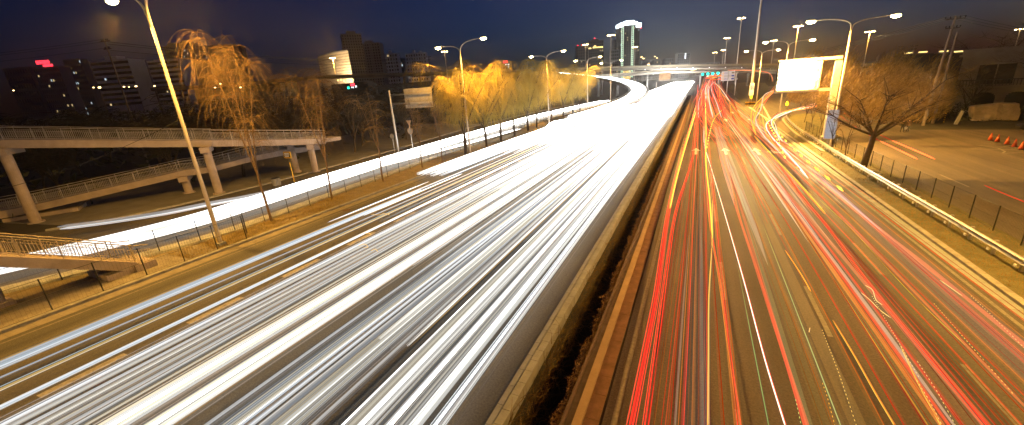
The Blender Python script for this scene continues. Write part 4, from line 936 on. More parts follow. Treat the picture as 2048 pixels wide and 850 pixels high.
building('lower wing block left of the neon tower', 1222, 1240, 100, 870, M['w_grey'], 10, 5, seed=32, lit=4, litm='win_warm')
building('tall brown block directly behind the neon tower left side', 1229, 1240, 80, 880, M['w_brown'], 18, 3, seed=38, lit=3, litm='win_warm')
building('low hazy block with amber lights right of the neon tower', 1284, 1300, 122, 900, M['w_slate'], 4, 4, seed=33, lit=5, litm='win_warm')
building('small distant block left of the blue-lit one', 1306, 1320, 121, 1000, M['w_slate'], 5, 4, seed=34, lit=2, litm='win_warm')
building('hazy distant blocks at the end of the road', 1330, 1347, 117, 1100, M['w_slate'], 6, 4, seed=35, lit=1)
t, a, d, n, Wd, zt, rz = building('distant dark tower with a vertical blue-white sign', 1356, 1380, 107, 1000, M['w_slate'], 10, 6, seed=36)
MB().box(a+d*Wd*.62+n*.6+Vector((0, 0, zt-6)), (2.6, .5, 13), rz).build('vertical_sign', M['white_dot'], t)
building('hazy low roofs behind the signals', 1386, 1440, 126, 1100, M['w_slate'], 3, 8, seed=37)
for px, py, D in ((1283, 114, 700), (1287, 117, 720), (1297, 129, 600), (1310, 113, 800), (1314, 116, 790)): 
    p = atD(px, py, D); t = empty('street_lamp', (p.x, p.y, 0), 'tiny distant amber street lamp right of the neon tower', 'street lamp', 'tiny amber street lamps near the neon tower'); MB().tube([(p.x, p.y, 0), p], .12, 5).build('post', M['pole_dark'], t); MB().box(p, (2.2, 1.2, .9)).build('lamp_head', M['lamp_dot'], t)
for k, (px, py, D, s) in enumerate(((187, 175, 190, .5), (199, 175, 185, 1.2), (248, 173.5, 190, .7), (258, 174, 190, .4), (272, 172.5, 185, .9), (309, 172, 190, .6), (27, 181, 190, .5), (430, 175, 200, .5), (440, 168, 190, 1), (481, 175, 185, .8))):
    p = atD(px, py, D); t = empty('street_lamp', (p.x, p.y, 0), 'small distant amber lamp glinting over the dark tree belt on the left', 'street lamp', 'small amber lamps over the dark belt'); MB().tube([(p.x, p.y, 0), p], .06, 5).build('post', M['pole_dark'], t); MB().box(p, (.5*s+.2, .4*s+.2, .28*s+.12)).build('lamp_head', M['lamp_dot'], t)
# shop lights under the elevated road
p = atD(705, 169.5, 200); t = empty('shop_front', (p.x, p.y, 0), 'small dark shop block with red sign and teal and amber lights', 'shop')
MB().box((p.x, p.y+4, 8), (19, 6, 16)).build('wall', M['w_dark'], t)
for px, py, w, h, m in ((705, 169.5, 2.6, 1.1, 'red_neon'), (697, 175.5, 1.2, 1.0, 'green_lamp'), (705, 175, 1.6, .7, 'white_dot'), (712, 173, .8, .8, 'white_dot')):
    q = onplane(px, py, (p.x, p.y+.9), (p.x+1, p.y+.9)); MB().box(q, (w, .2, h)).build('lit_sign', M[m], t)
p = atD(688, 161, 230); t = empty('amber_arcade', (p.x, p.y, 0), 'row of warm amber lights below the elevated road near the hotel', 'building'); MB().box((p.x, p.y+6, 9), (26, 8, 18)).build('wall', M['w_dark'], t)
for k in range(6):
    q = onplane(676+k*6, 161+random.uniform(-2, 2), (p.x, p.y+1.8), (p.x+1, p.y+1.8)); MB().box(q, (1.1, .3, .8)).build('lit_window', M['flood_gold'], t)

# ================================================================== VILLA
v0, v1 = Vector((36.0, 93.5, 0)), Vector((62, 84, 0)); v0.x = atY(1905, 200, 93.5).x; d = (v1-v0).normalized(); nV = Vector((d.y, -d.x, 0)); nV = nV if nV.dot(O-v0) > 0 else -nV; rz = math.atan2(d.y, d.x)
vl = empty('villa', tuple(v0), 'two-storey pale villa with arched ground floor and long balcony', 'house')
ZT = 9.6; L_ = (v1-v0).length
def wall_strip(u0, u1, z0, z1, t=.4, off=0.0): return v0+d*(u0+u1)/2-nV*(t/2-off)+Vector((0, 0, (z0+z1)/2)), (u1-u0, t, z1-z0)
M['villa'] = mat('villa_render', (.30, .26, .23), .9, .2, .6, .2, 8)
b = MB()
def wb(u0, u1, z0, z1, t=.4, off=0.0): c, s = wall_strip(u0, u1, z0, z1, t, off); b.box(c, s, rz)
# ground floor with arched openings
arches = [(2.2, 4.6), (5.6, 8.0), (9.2, 11.4), (12.2, 14.4), (17.5, 20.2)]
def arch_wall(b, arches, L_, z1, spring=2.2):
    edges = [0]
    for u0, u1 in arches: edges += [u0, u1]
    edges.append(L_)
    for i in range(0, len(edges), 2): wb(edges[i], edges[i+1], 0, z1)
    for u0, u1 in arches:
        r = (u1-u0)/2; k = 10
        for j in range(k):
            a0, a1 = math.pi*(1-j/k), math.pi*(1-(j+1)/k); ua, ub = u0+r+r*math.cos(a0), u0+r+r*math.cos(a1); zz = spring+min(r*math.sin(a0), r*math.sin(a1)) if False else spring+r*max(math.sin(a0), math.sin(a1))*.96
            wb(ua, ub, zz, z1)
arch_wall(b, arches, L_, 4.4)
for u0, u1, z0, z1 in ((0, 2.0, 4.4, 9.0), (5.9, 9.8, 4.4, 9.0), (17.0, L_, 4.4, 9.0), (2.0, 5.9, 7.6, 9.0), (9.8, 17.0, 7.6, 9.0)): wb(u0, u1, z0, z1)
b.box(v0+d*L_/2-nV*6+Vector((0, 0, 4.5)), (L_, 11.0, 8.95), rz); b.build('wall', M['villa'], vl)
b = MB(); wb(-.5, L_+.5, 9.0, 9.35, 1.0, .5); wb(-.2, L_, 9.35, 10.1, .5, .1); b.build('cornice', M['villa'], vl)
b = MB(); c = v0+d*15-nV*6+Vector((0, 0, 11.0)); b.add([c+d*x-nV*y+Vector((0, 0, z)) for x, y, z in ((-6, -5, -.9), (9, -5, -.9), (9, 5, -.9), (-6, 5, -.9), (-2.5, 0, 1.4), (6, 0, 1.4))], [(0, 1, 5, 4), (1, 2, 5), (2, 3, 4, 5), (3, 0, 4), (3, 2, 1, 0)]); b.build('roof', M['w_dark'], vl)
for u0, u1 in ((2.0, 3.9), (4.0, 5.9), (9.8, 13.3), (13.5, 17.0)):
    f = MB(); c, s = wall_strip(u0+.03, u1-.03, 4.6, 7.6, .08, -.32); f.box(c, s, rz); wn_ = f.build('window', M['glass_dark'], vl)
for u0, u1 in arches:
    f = MB(); c, s = wall_strip(u0, u1, .0, 3.4, .08, -.37); f.box(c, s, rz); f.build('window', M['glass_dark'], vl)
b = MB(); wb(-.2, 17.6, 4.05, 4.4, 1.3, 1.3)
bal = b.build('balcony', M['villa'], vl); b = MB()
for u in [i*.35 for i in range(50)]: p = v0+d*u+nV*1.2+Vector((0, 0, 4.4)); b.tube([p, p+Vector((0, 0, .9))], .05, 5, False)
b.tube([v0+d*0+nV*1.2+Vector((0, 0, 5.35)), v0+d*17.4+nV*1.2+Vector((0, 0, 5.35))], .08, 6); b.build('balustrade', M['w_dark'], bal)
for u in (21.5, 25.5): MB().tube([v0+d*u+nV*2.5, v0+d*u+nV*2.5+Vector((0, 0, 5.6))], .35, 12).build('column', M['villa'], vl)
b = MB(); wb(20.6, L_+.4, 5.6, 6.2, 3, 3); b.build('porch_roof', M['villa'], vl)
q = v0+d*20.5+nV*.6+Vector((0, 0, 6.9)); MB().box(q, (.5, .3, .9), rz).build('lit_window', M['win_warm'], vl)
# lit roofs far behind the brush
for k, (px, py) in enumerate(((1817, 106), (1846, 104), (1888, 102.5), (1917, 103))):
    p = atD(px, py, 130); t = empty('lit_eave', (p.x, p.y, 0), ('amber-lit roof edge farthest left above the brush', 'amber-lit roof edge second from left above the brush', 'amber-lit roof edge right behind the utility poles', 'amber-lit roof edge at the left end of the villa roof')[k], 'building')
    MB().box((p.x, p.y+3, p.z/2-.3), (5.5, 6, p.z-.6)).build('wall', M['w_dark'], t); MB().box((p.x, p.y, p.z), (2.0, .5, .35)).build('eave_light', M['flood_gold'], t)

# ================================================================== BOULDER, CONES, POSTS, CARS, PEOPLE
bp = at(1982, 241); bm = bmesh.new(); bmesh.ops.create_cube(bm, size=1.0); bmesh.ops.subdivide_edges(bm, edges=bm.edges[:], cuts=7, use_grid_fill=True)
from mathutils import noise
for v in bm.verts:
    s = v.co.copy(); s2 = s.normalized()*.62; s = s.lerp(s2, .22); s.x *= 5.6; s.y *= 2.6; s.z *= 2.6
    if s.x < -1.2: s.z *= 1-.28*(-s.x-1.2)/1.6*(1 if s.z > 0 else 0)
    nn = noise.noise_vector(s*.55)*.38+noise.noise_vector(s*1.9)*.10; v.co = s+nn+Vector((0, 0, 1.35))
me = bpy.data.meshes.new('boulder'); bm.to_mesh(me); bm.free(); me.materials.append(M['rock'])
o = bpy.data.objects.new('boulder', me); C.objects.link(o); o.location = (bp.x, bp.y, .1); o.rotation_euler.z = -.15; o.scale = (.80, .8, .86); tag(o, 'large flat-topped brown boulder behind the clipped hedge', 'boulder')
for k, (px, py) in enumerate(((1980, 281), (1994, 284), (2013, 289), (2028, 294), (2042, 299))):
    p = at(px, py); t = empty('traffic_cone', (p.x, p.y, 0), ('leftmost orange traffic cone on the forecourt', 'second orange traffic cone from the left on the forecourt', 'middle orange traffic cone, slightly apart from the others', 'fourth orange traffic cone standing on the white paint', 'rightmost orange traffic cone, nearest the right edge')[k], 'traffic cone', 'traffic cones on the forecourt')
    MB().tube([(p.x, p.y, .04), (p.x, p.y, .35), (p.x, p.y, .85)], [.21, .15, .04], 14).build('body', M['cone'], t, smooth=True); MB().box((p.x, p.y, .025), (.5, .5, .05)).build('base', M['black'], t); MB().tube([(p.x, p.y, .42), (p.x, p.y, .58)], [.142, .108], 14, False).build('band', M['cone_white'], t)
def pxline(pts, w):
    P = [at(x, y) for x, y in pts]; out = []
    for p, q in zip(P, P[1:]):
        t_ = (q-p).normalized(); nn = Vector((t_.y, -t_.x, 0))*w/2; out.append([(v.x, v.y) for v in (p-nn, p+nn, q+nn, q-nn)])
    return out
L1 = []
for k, l in enumerate((((1950, 290), (2048, 297)), ((1940, 298), (2048, 300)), ((1950, 290), (1995, 296), (2010, 303), (2005, 307)), ((2005, 307), (2060, 305)), ((2000, 295), (2030, 290), (2060, 297)))): L1 += pxline(l, .16)
b = MB()
for i, q in enumerate(L1): b.poly(q, .012+.002*i)
tag(b.build('road_marking', M['paint_worn']), kind='structure')
p = at(1911, 249); t = empty('gate_post', (p.x, p.y, 0), 'short leaning pale stone post left of the boulder', 'post'); MB().bar((p.x, p.y, 0), (p.x+.35, p.y, 1.9), .34, .3).build('shaft', M['concrete'], t)
p = at(1887, 246); t = empty('striped_bollard', (p.x, p.y, 0), 'slim yellow and black striped bollard between the utility poles and stone post', 'bollard')
MB().tube([(p.x, p.y, 0), (p.x, p.y, 1.5)], .07, 8).build('core', M['black'], t)
b = MB()
for k in range(5): b.tube([(p.x, p.y, .1+.3*k), (p.x, p.y, .25+.3*k)], .08, 8)
b.build('stripes', M['yellow'], t)
pb_ = at(1842, 237); 
def car(x, y, rz, lb, lit=True):
    t = empty('parked_car', (x, y, 0), lb, 'car'); Mx = Matrix.Translation((x, y, 0)) @ Matrix.Rotation(rz, 4, 'Z')
    def tr(b, *a, **k): b.v = [tuple(Mx @ Vector(v)) for v in b.v]; return b.build(*a, **k)
    prof = [(-2.2, .35), (-2.22, .8), (-2.05, .95), (-1.5, 1.0), (-.9, 1.42), (.35, 1.45), (1.05, 1.0), (2.0, .88), (2.22, .62), (2.2, .35)]
    b = MB(); n_ = len(prof); 
    for s, sc in ((-1, 1), (1, 1)):
        for px_, pz in prof: b.v.append((px_, s*(.86-(.16 if pz > 1.1 else 0)), pz))
    b.f = [tuple(range(n_)), tuple(range(n_, 2*n_))[::-1]]+[(i, n_+i, n_+(i+1) % n_, (i+1) % n_) for i in range(n_)]; tr(b, 'body', M['carpaint'], t)
    b = MB(); b.add([(-1.42, -.72, 1.04), (-1.42, .72, 1.04), (-.95, .62, 1.39), (-.95, -.62, 1.39)], [(0, 1, 2, 3)]); b.v = [(v[0]-.02, v[1], v[2]+.02) for v in b.v]; tr(b, 'rear_window', M['glass_dark'], t)
    for s in (-1, 1): tr(MB().add([(-.8, s*.8, 1.06), (.7, s*.8, 1.06), (.3, s*.715, 1.38), (-.75, s*.715, 1.38)], [(0, 1, 2, 3)]), 'side_window', M['glass_dark'], t)
    for wx in (-1.35, 1.35):
        for s in (-1, 1):
            w = tr(MB().disc((wx, s*.8, .33), .33, .22, (0, 1, 0), 18), 'wheel', M['tyre'], t); tr(MB().disc((wx, s*.9, .33), .2, .04, (0, 1, 0), 14), 'rim', M['galv'], w)
    for s in (-1, 1): tr(MB().box((-2.2, s*.62, .78), (.12, .4, .26)), 'tail_light', M['red_lamp'] if lit else M['cone'], t)
    tr(MB().box((-1.2, 0, 1.30), (.1, .5, .1)), 'brake_light', M['red_lamp'] if lit else M['cone'], t); tr(MB().box((-2.22, 0, .6), (.04, .5, .14)), 'number_plate', M['sign_white'], t)
    return t
p = at(1684, 206); car(p.x, p.y+2, R(82), 'dark car stopped on the far side road with three glowing red tail lights')
p = at(2052, 262); car(p.x+1.5, p.y, R(170), 'dark parked car cut by the right edge beyond the forecourt', False)

def person(x, y, rz, pose, label, coat, bag=None):
    t = empty('person', (x, y, 0), label, 'person', None); J = pose['j']; bm_v = []; 
    me = bpy.data.meshes.new('body'); names = list(J); idx = {k: i for i, k in enumerate(names)}
    me.from_pydata([J[k][:3] for k in names], [(idx[a], idx[b_]) for a, b_ in pose['e']], []); o = bpy.data.objects.new('body', me); C.objects.link(o)
    sk = o.modifiers.new('skin', 'SKIN'); 
    for k in names: r_ = J[k][3]; me.skin_vertices[0].data[idx[k]].radius = (r_, r_*(.75 if k in ('chest', 'waist', 'pelvis') else 1))
    me.skin_vertices[0].data[idx['pelvis']].use_root = True
    sb = o.modifiers.new('sub', 'SUBSURF'); sb.levels = 2; sb.render_levels = 2
    bpy.context.view_layer.update(); dg = bpy.context.evaluated_depsgraph_get(); m2 = bpy.data.meshes.new_from_object(o.evaluated_get(dg)); bpy.data.objects.remove(o)
    m2.materials.clear()
    for k in ('skin',): m2.materials.append(M['skin'])
    m2.materials.append(coat); m2.materials.append(M['cloth_jean']); m2.materials.append(M['black'])
    for p_ in m2.polygons:
        c = p_.center; p_.use_smooth = True
        p_.material_index = 3 if c.z < .09 else 2 if c.z < .84 else 1 if c.z < 1.46 and not (abs(c.x) > .20 and c.z < .80) else 0
    ob = bpy.data.objects.new('body', m2); C.objects.link(ob); ob.parent = t; ob.rotation_euler.z = rz
    hz = J['head']; b = MB(); 
    for i in range(7):
        for j in range(12):
            th, ph = math.pi*.62*i/6, 2*math.pi*j/12; b.v.append((hz[0]+.098*math.sin(th)*math.cos(ph), hz[1]+.022+.112*math.sin(th)*math.sin(ph), hz[2]+.02+.125*math.cos(th)))
    for i in range(6):
        for j in range(12): b.f.append((i*12+j, i*12+(j+1) % 12, i*12+12+(j+1) % 12, i*12+12+j))
    h = b.build('hair', M['hair']); h.parent = t; h.rotation_euler.z = rz
    return t
def pose(step=.1, bend=.0, arm=.05):
    j = {'pelvis': (0, 0, .93, .15), 'waist': (0, 0, 1.08, .135), 'chest': (0, 0, 1.30, .17), 'neck': (0, -.01, 1.48, .06), 'head': (0, -.03, 1.62, .10), 'top': (0, -.02, 1.70, .075), 'chin': (0, -.09, 1.56, .05)}
    e = [('pelvis', 'waist'), ('waist', 'chest'), ('chest', 'neck'), ('neck', 'head'), ('head', 'top'), ('head', 'chin')]
    for s, n in ((-1, 'l'), (1, 'r')):
        f = s*step
        j.update({n+'hip': (s*.09, 0, .88, .10), n+'kn': (s*.10, -f*.6-.02, .49, .068), n+'an': (s*.10, -f, .09, .045), n+'to': (s*.12, -f-.16, .05, .042), n+'sh': (s*.19, 0, 1.42, .075), n+'el': (s*.26, .03+f*arm*4, 1.15, .052), n+'wr': (s*.25, -.08+f*arm*4, .92, .038), n+'ha': (s*.25, -.10+f*arm*4, .83, .034), n+'th': (s*.22, -.13+f*arm*4, .86, .014)})
        e += [('pelvis', n+'hip'), (n+'hip', n+'kn'), (n+'kn', n+'an'), (n+'an', n+'to'), ('chest', n+'sh'), (n+'sh', n+'el'), (n+'el', n+'wr'), (n+'wr', n+'ha'), (n+'wr', n+'th')]
        for k, (dx, L) in enumerate(((-.018, .07), (-.006, .085), (.006, .08), (.018, .065))):
            j[n+'f%d' % k] = (s*.25+dx, -.115+f*arm*4, .83-L, .010); e.append((n+'ha', n+'f%d' % k))
    return {'j': j, 'e': e}
p = at(1803, 265); person(p.x, p.y, R(25), pose(.12), 'person in a dark coat standing at the left of a pair by the side road', M['cloth_dark'])
q = at(1814, 264); person(q.x, q.y, R(-30), pose(.06), 'person in a brown coat at the right of a pair, holding a white bag', M['cloth_brown'])
b = MB(); c = Vector((q.x-.28, q.y-.12, .58))
for i in range(7):
    for jn in range(10):
        f = i/6; w = .17*(.75+.5*math.sin(f*math.pi))*(1 if f < .8 else .45); b.v.append(tuple(c+Vector((w*math.cos(jn*.628), w*.5*math.sin(jn*.628), -.22+f*.46))))
for i in range(6):
    for jn in range(10): b.f.append((i*10+jn, i*10+(jn+1) % 10, i*10+10+(jn+1) % 10, i*10+10+jn))
b.f.append(tuple(range(10))[::-1]); tag(b.build('shopping_bag', M['bag'], None, tuple(c), True), 'white plastic bag carried by the person in the brown coat', 'bag')
# litter bins on the left pavement
for k, (px, py, lb) in enumerate(((551, 372, 'left of two grey litter bins on the far left pavement'), (558, 370, 'right of two grey litter bins on the far left pavement'))):
    p = at(px, py); t = empty('litter_bin', (p.x, p.y, 0), lb, 'bin', 'litter bins'); MB().tube([(p.x, p.y, 0), (p.x, p.y, .9)], [.26, .3], 12).build('body', M['concrete'], t); MB().tube([(p.x, p.y, .9), (p.x, p.y, 1.05)], [.33, .2], 12).build('lid', M['black'], t)
# manhole covers in the kerbside lanes
for px, py in ((190, 765), (693, 420)):
    p = at(px, py); o = MB().disc((p.x, p.y, .008), .36, .012, (0, 0, 1), 24).build('manhole_cover', M['brownrail'], None, (p.x, p.y, 0)); tag(o, 'round iron manhole cover between the pale streaks at lower left' if px < 500 else 'round iron cover on the left verge', 'manhole cover')
# ================================================================== VEHICLE LIGHTS
# every streak is a thin lamp-height luminous tube with its own path, width and radiance
def prof(near, far, y0=6.0, p=1.5, cap=16):
    return lambda q: min(cap, near+far*max(0, (q.y-y0)/60.0)**p)
COLW = [(1, .97, .90), (1, .96, .88), (1, .97, .92), (.95, .97, 1.0), (.84, .91, 1.0), (1, .92, .78), (1, .88, .64), (1, .99, .96)]
rng = random.Random(77)
def straight(x, y0, y1, z, wig=.12, dx=0.0, ph=None, lane_change=None):
    ph = rng.uniform(0, 6.3) if ph is None else ph; ys = []; y = y0
    while y < y1: ys.append(y); y += 1.6+abs(y)*.07
    ys.append(y1); out = []
    for y in ys:
        f = (y-y0)/(y1-y0+1e-6); s = f*f*(3-2*f); out.append(Vector((x+dx*s+wig*math.sin(y*.035+ph)+wig*.3*math.sin(y*.11+ph*2), y, z)))
    return out
def shift(pts, dx, dz=0): return [p+Vector((dx, 0, dz)) for p in pts]
headl = TB()
def vehicle(T, x, y0, y1, z, br, dx=0.0, wide=.7, kind='car'):
    br *= .5
    base = straight(x, y0, y1, z, rng.uniform(.02, .15), dx); c = rng.choice(COLW)
    for s in (-1, 1):
        lp = shift(base, s*wide); w = rng.uniform(.6, 1.5)
        T.streak(lp, .075*w, c, prof(br*.34, .9*br), rng.uniform(.2, .45), 6)                     # the lamp's soft body
        T.streak(shift(lp, rng.uniform(-.03, .03), .03), .032*w, c, prof(br*.9, 2.2*br), rng.uniform(.4, .8))
        for _ in range(rng.randint(2, 4)):
            T.streak(shift(lp, rng.uniform(-.1, .1), rng.uniform(.0, .09)), rng.uniform(.008, .024), c, prof(br*rng.uniform(.9, 1.6), 4*br+2, 12), rng.uniform(.7, 1))
        for _ in range(rng.randint(1, 4)):
            c2 = rng.choice(COLW); f = rng.uniform(.15, .6)
            T.streak(shift(lp, rng.uniform(-.3, .3), rng.uniform(-.35, .25)), rng.uniform(.005, .016), c2, prof(br*f, 2.5*br), rng.uniform(.45, .9))
    if rng.random() < .7: T.streak(shift(base, rng.uniform(-.4, .4), -.3), rng.uniform(.08, .22), rng.choice(COLW), prof(br*.12, .4), .28, 6)
    if rng.random() < .25: T.streak(shift(base, wide+.14, .02), .014, (1, .55, .12), prof(br*.5, 2), .8)
END = 520
# lanes: centre, passes, brightness, share of passes that start or stop on the way
for xc, npass, br, part, sd in ((-7.4, 11, .95, .2, .34), (-11.35, 9, .8, .25, .6), (-14.7, 6, .75, .35, .6), (-17.5, 4, .7, .4, .5), (-20.0, 1, .45, .4, .2), (-23.3, 1, .5, .5, .1)):
    for _ in range(npass):
        y0, y1 = -8, END; u = rng.random()
        if u < part*.5: y0 = rng.uniform(8, 60)
        elif u < part: y1 = rng.uniform(25, 120)
        vehicle(headl, xc+max(-.75, min(.75, rng.gauss(0, sd))), y0, y1, rng.uniform(.55, .78), br*math.exp(rng.gauss(0, .8)), rng.choice((0, 0, 0, rng.uniform(-.6, .6))), rng.uniform(.62, .76))
# drivers changing lanes, their lights crossing the gaps between the lanes
for xc, dx in ((-9.6, 1.6), (-9.2, -2.2), (-12.8, 2.6), (-13.0, -1.8), (-16.0, 2.4), (-15.6, -2.0), (-18.6, 2.2), (-10.2, .5), (-9.0, -1.2), (-19.0, -1.6), (-16.8, 1.0)):
    vehicle(headl, xc+rng.uniform(-.3, .3), rng.choice((-8, -8, rng.uniform(6, 30))), END, rng.uniform(.5, 1.05), .7*math.exp(rng.gauss(0, .45)), dx, rng.uniform(.6, .8))
# extra passes that only run in the far half, filling the lanes
for xc, npass in ((-7.3, 8), (-10.9, 10), (-14.2, 10), (-17.4, 10), (-20.6, 8), (-23.6, 6), (-26.2, 3)):
    for _ in range(npass):
        vehicle(headl, xc+rng.uniform(-1.1, 1.1), rng.uniform(36, 130), END, rng.uniform(.55,   .8), 1.2*math.exp(rng.gauss(0, .4)), rng.uniform(-.4, .4))
tag(headl.build('headlight_streaks'), 'mass of white headlight streaks filling the left carriageway', 'light streaks', kind='stuff')
def single(label, pts, layers, group=None, cat='light streak', name='headlight_streak'):
    T = TB()
    for dx, dz, r, c, fn, al in layers: T.streak(shift(pts, dx, dz), r, c, fn, al)
    return tag(T.build(name), label, cat, group)
K = lambda v: (lambda q: v)
single('broad bluish-white headlight streak, leftmost on the main carriageway', straight(-23.85, -6, 30, .66, .03, -.1), [(0, 0, .035, (.86, .93, 1), prof(1.1, 3), 1), (0, 0, .13, (.62, .68, .72), prof(.42, 2), .75), (-.12, .03, .02, (.6, .8, .95), prof(.7, 3), 1), (.13, -.03, .02, (.95, .95, .9), prof(.7, 3), 1)])
single('thin amber streak hugging the leftmost bluish-white streak', straight(-24.4, 0, 60, .7, .05, .3), [(0, 0, .045, (1, .62, .2), prof(.32, .9), .7)])
single('pale double streak just right of the first short lane dashes', straight(-20.5, -6, 120, .6, .05), [(0, 0, .05, (.8, .9, 1), prof(.55, 5), .9), (.16, .0, .018, (1, .95, .85), prof(.9, 6), 1), (-.15, 0, .02, (1, .75, .4), prof(.5, 4), 1)])
single('yellow-edged faint streak left of the short lane dashes', straight(-21.9, -6, 60, .62, .05), [(0, 0, .04, (1, .68, .25), prof(.45, 2), .8), (.14, 0, .014, (1, .9, .7), prof(.8, 2), 1), (-.2, 0, .014, (.7, .9, 1), prof(.6, 2), 1)])
single('red tail light streak at the left kerb beyond the willows', [at(x, y, .8) for x, y in ((1075, 277), (1130, 259), (1170, 246), (1208, 229))], [(0, 0, .13, (1, .10, .05), K(.9), 1)], name='taillight_streak')
single('red tail light streak beside the loop ramp mouth', [at(x, y, .8) for x, y in ((1262, 212), (1280, 204), (1293, 198))], [(0, 0, .22, (1, .10, .05), K(.9), 1)], name='taillight_streak')
for y0, y1, x, lb in ((20, 33, -25.2, 'short white streak ending in mid lane near the left kerb, left one'), (22, 37, -23.6, 'short white streak ending in mid lane near the left kerb, right one'), (44, 90, -26.3, 'orange-tipped bluish streak along the kerb beyond the third willow')):
    single(lb, straight(x, y0, y1, .66, .05), [(0, 0, .05, (.85, .93, 1), prof(1.2, 3), 1), (.15, 0, .02, (1, .7, .3), prof(.9, 2), 1), (-.2, -.1, .07, (.8, .85, .9), prof(.25, .5), .4)])
for k, q in enumerate((((742, 428), (758, 430), (768, 427), (780, 430)), ((728, 468), (738, 466), (742, 470)), ((716, 492), (728, 488), (736, 494), (726, 496)), ((742, 502), (750, 498), (756, 504)), ((1000, 306), (1018, 302), (1030, 300)))):
    single('small amber zigzag glint between the white streaks on the left carriageway', [at(v.x, v.y, .9) for v in catmull([(x, y, 0) for x, y in q], 4)], [(0, 0, .022, (1, .62, .2), K(1.0), 1)], 'amber zigzag glints on the left carriageway', 'light glint', 'amber_glint')
# loop ramp lights
T = TB()
for k in range(46):
    o_ = rng.uniform(-3.2, 3.2); z = rng.uniform(.5, .9); i0 = 0 if rng.random() < .7 else rng.randint(0, 20); ln = len(loop); pts = []
    for i in range(i0, ln):
        t_ = (loop[min(i+1, ln-1)]-loop[max(i-1, 0)]); t_.z = 0; t_.normalize(); pts.append(loop[i]+Vector((t_.y*o_, -t_.x*o_, z)))
    e_ = pts[-1]; xm = -27.2+o_*.55
    for y in (92, 80, 66, 50, 36): 
        if rng.random() < .93: pts.append(Vector((xm+(y-66)*.004-(0 if y < 85 else (y-85)*.35), y, z)))
        else: break
    T.streak(catmull(pts, 2), rng.uniform(.05, .13), rng.choice(COLW), lambda q: max(1.2, min(9, 9*(q.y-30)/60)), 1)
tag(T.build('headlight_streaks'), 'band of white light sweeping round the loop ramp and joining the road', 'light streaks', kind='stuff')
# left service road
T = TB()
for k in range(66):
    o_ = rng.choice((-1.4, -2.5, -3.1, -4.6)) - rng.uniform(0, 1.2)-.2; z = rng.uniform(.5, .85); pts = []
    y_end = rng.choice((180, 180, 180, rng.uniform(60, 180))); y_st = rng.choice((-12, -12, -12, 14, rng.uniform(12, 40)))
    wv = rng.uniform(-.15, .15)
    for i, (x, y) in enumerate(svc_edge):
        if y_st <= y <= y_end: pts.append(Vector((x+o_*(1 if y > 30 else .8+.2*y/30)+wv*math.sin(y*.06), y, z)))
    if len(pts) < 3: continue
    br = rng.uniform(.6, 1.8)
    T.streak(pts, rng.uniform(.015, .075), rng.choice(COLW), lambda q, br=br: br*(.85+min(9, max(0, (q.y-4)/14.0)**1.25)), 1)
tag(T.build('headlight_streaks'), 'white headlight streaks running along the left service road behind the fence', 'light streaks', kind='stuff')
far_p = [at(x, y, .7) for x, y in ((120, 458), (220, 445), (330, 428), (420, 410), (520, 391), (640, 362), (760, 333), (900, 297), (1040, 258))]
single('soft white streak peeling off the service road toward the ramp columns', catmull([tuple(p) for p in far_p], 5), [(0, 0, .10, (.9, .95, 1), lambda q: .75+max(0, (q.y-16)*.08), .75), (-.35, .15, .14, (.8, .8, .8), lambda q: .3+max(0, (q.y-16)*.03), .5), (.3, .05, .05, (1, .97, .9), lambda q: .7+max(0, (q.y-16)*.08), 1), (.62, .05, .018, (1, .5, .2), K(.5), 1)])

# ---- right carriageway: red and amber
RED = (1, .045, .025); RED2 = (1, .10, .045); ORG = (1, .30, .045); AMB = (1, .60, .09); PNK = (1, .72, .6); WHT = (1, .93, .85); OLV = (.55, .55, .16); VIO = (.45, .40, .75)
def px(pts, z=.8, per=6): return [at(q.x, q.y, z) for q in catmull([(x, y, 0) for x, y in pts], per)]
taill = TB()
def redpass(x0, x1, y0, y1, br, wide=.62, col=None, bend=0.0):
    base = straight(x1, y0, y1, rng.uniform(.7, .95), rng.uniform(.05, .2), 0); n_ = len(base); c = col or rng.choice((RED, RED, RED2, RED2, ORG))
    for i, p in enumerate(base): f = min(1, max(0, (p.y-10)/100)); p.x = x1+(x0-x1)*f*f*(3-2*f)+(p.x-x1)
    for s in (-1, 1):
        lp = shift(base, s*wide); g = lambda q: br*(.9+min(3.0, q.y/45.0))
        taill.streak(lp, rng.uniform(.007, .016), c, g, rng.choice((.45, .6, .9)))
        if rng.random() < .7: taill.streak(shift(lp, rng.uniform(-.05, .05), .02), rng.uniform(.03, .07), c, lambda q: .5*br*(.6+min(1.4, q.y/60)), .3)
        for _ in range(rng.randint(0, 2)): taill.streak(shift(lp, rng.uniform(-.2, .2), rng.uniform(-.3, .15)), rng.uniform(.004, .009), rng.choice((c, c, ORG, RED2)), lambda q: .7*br*(.8+min(2.0, q.y/60)))
for xn, xf, npass, br, sd in ((.25, .2, 7, .5, .42), (3.3, 3.0, 4, .2, .7), (6.7, 5.6, 6, .34, .55), (9.9, 8.2, 8, .30, .65)):
    for _ in range(npass):
        y0, y1 = -6, rng.uniform(110, 215); u = rng.random()
        if u < .2: y0 = rng.uniform(14, 50)
        redpass(xf+rng.gauss(0, sd*1.3), xn+max(-1.1, min(1.1, rng.gauss(0, sd))), y0, y1, br*math.exp(rng.gauss(0, .5)), rng.uniform(.5, .7))
for _ in range(16): redpass(rng.uniform(.0, 7), rng.uniform(0, 10), rng.uniform(45, 90), rng.uniform(150, 235), .7*math.exp(rng.gauss(0, .4)))
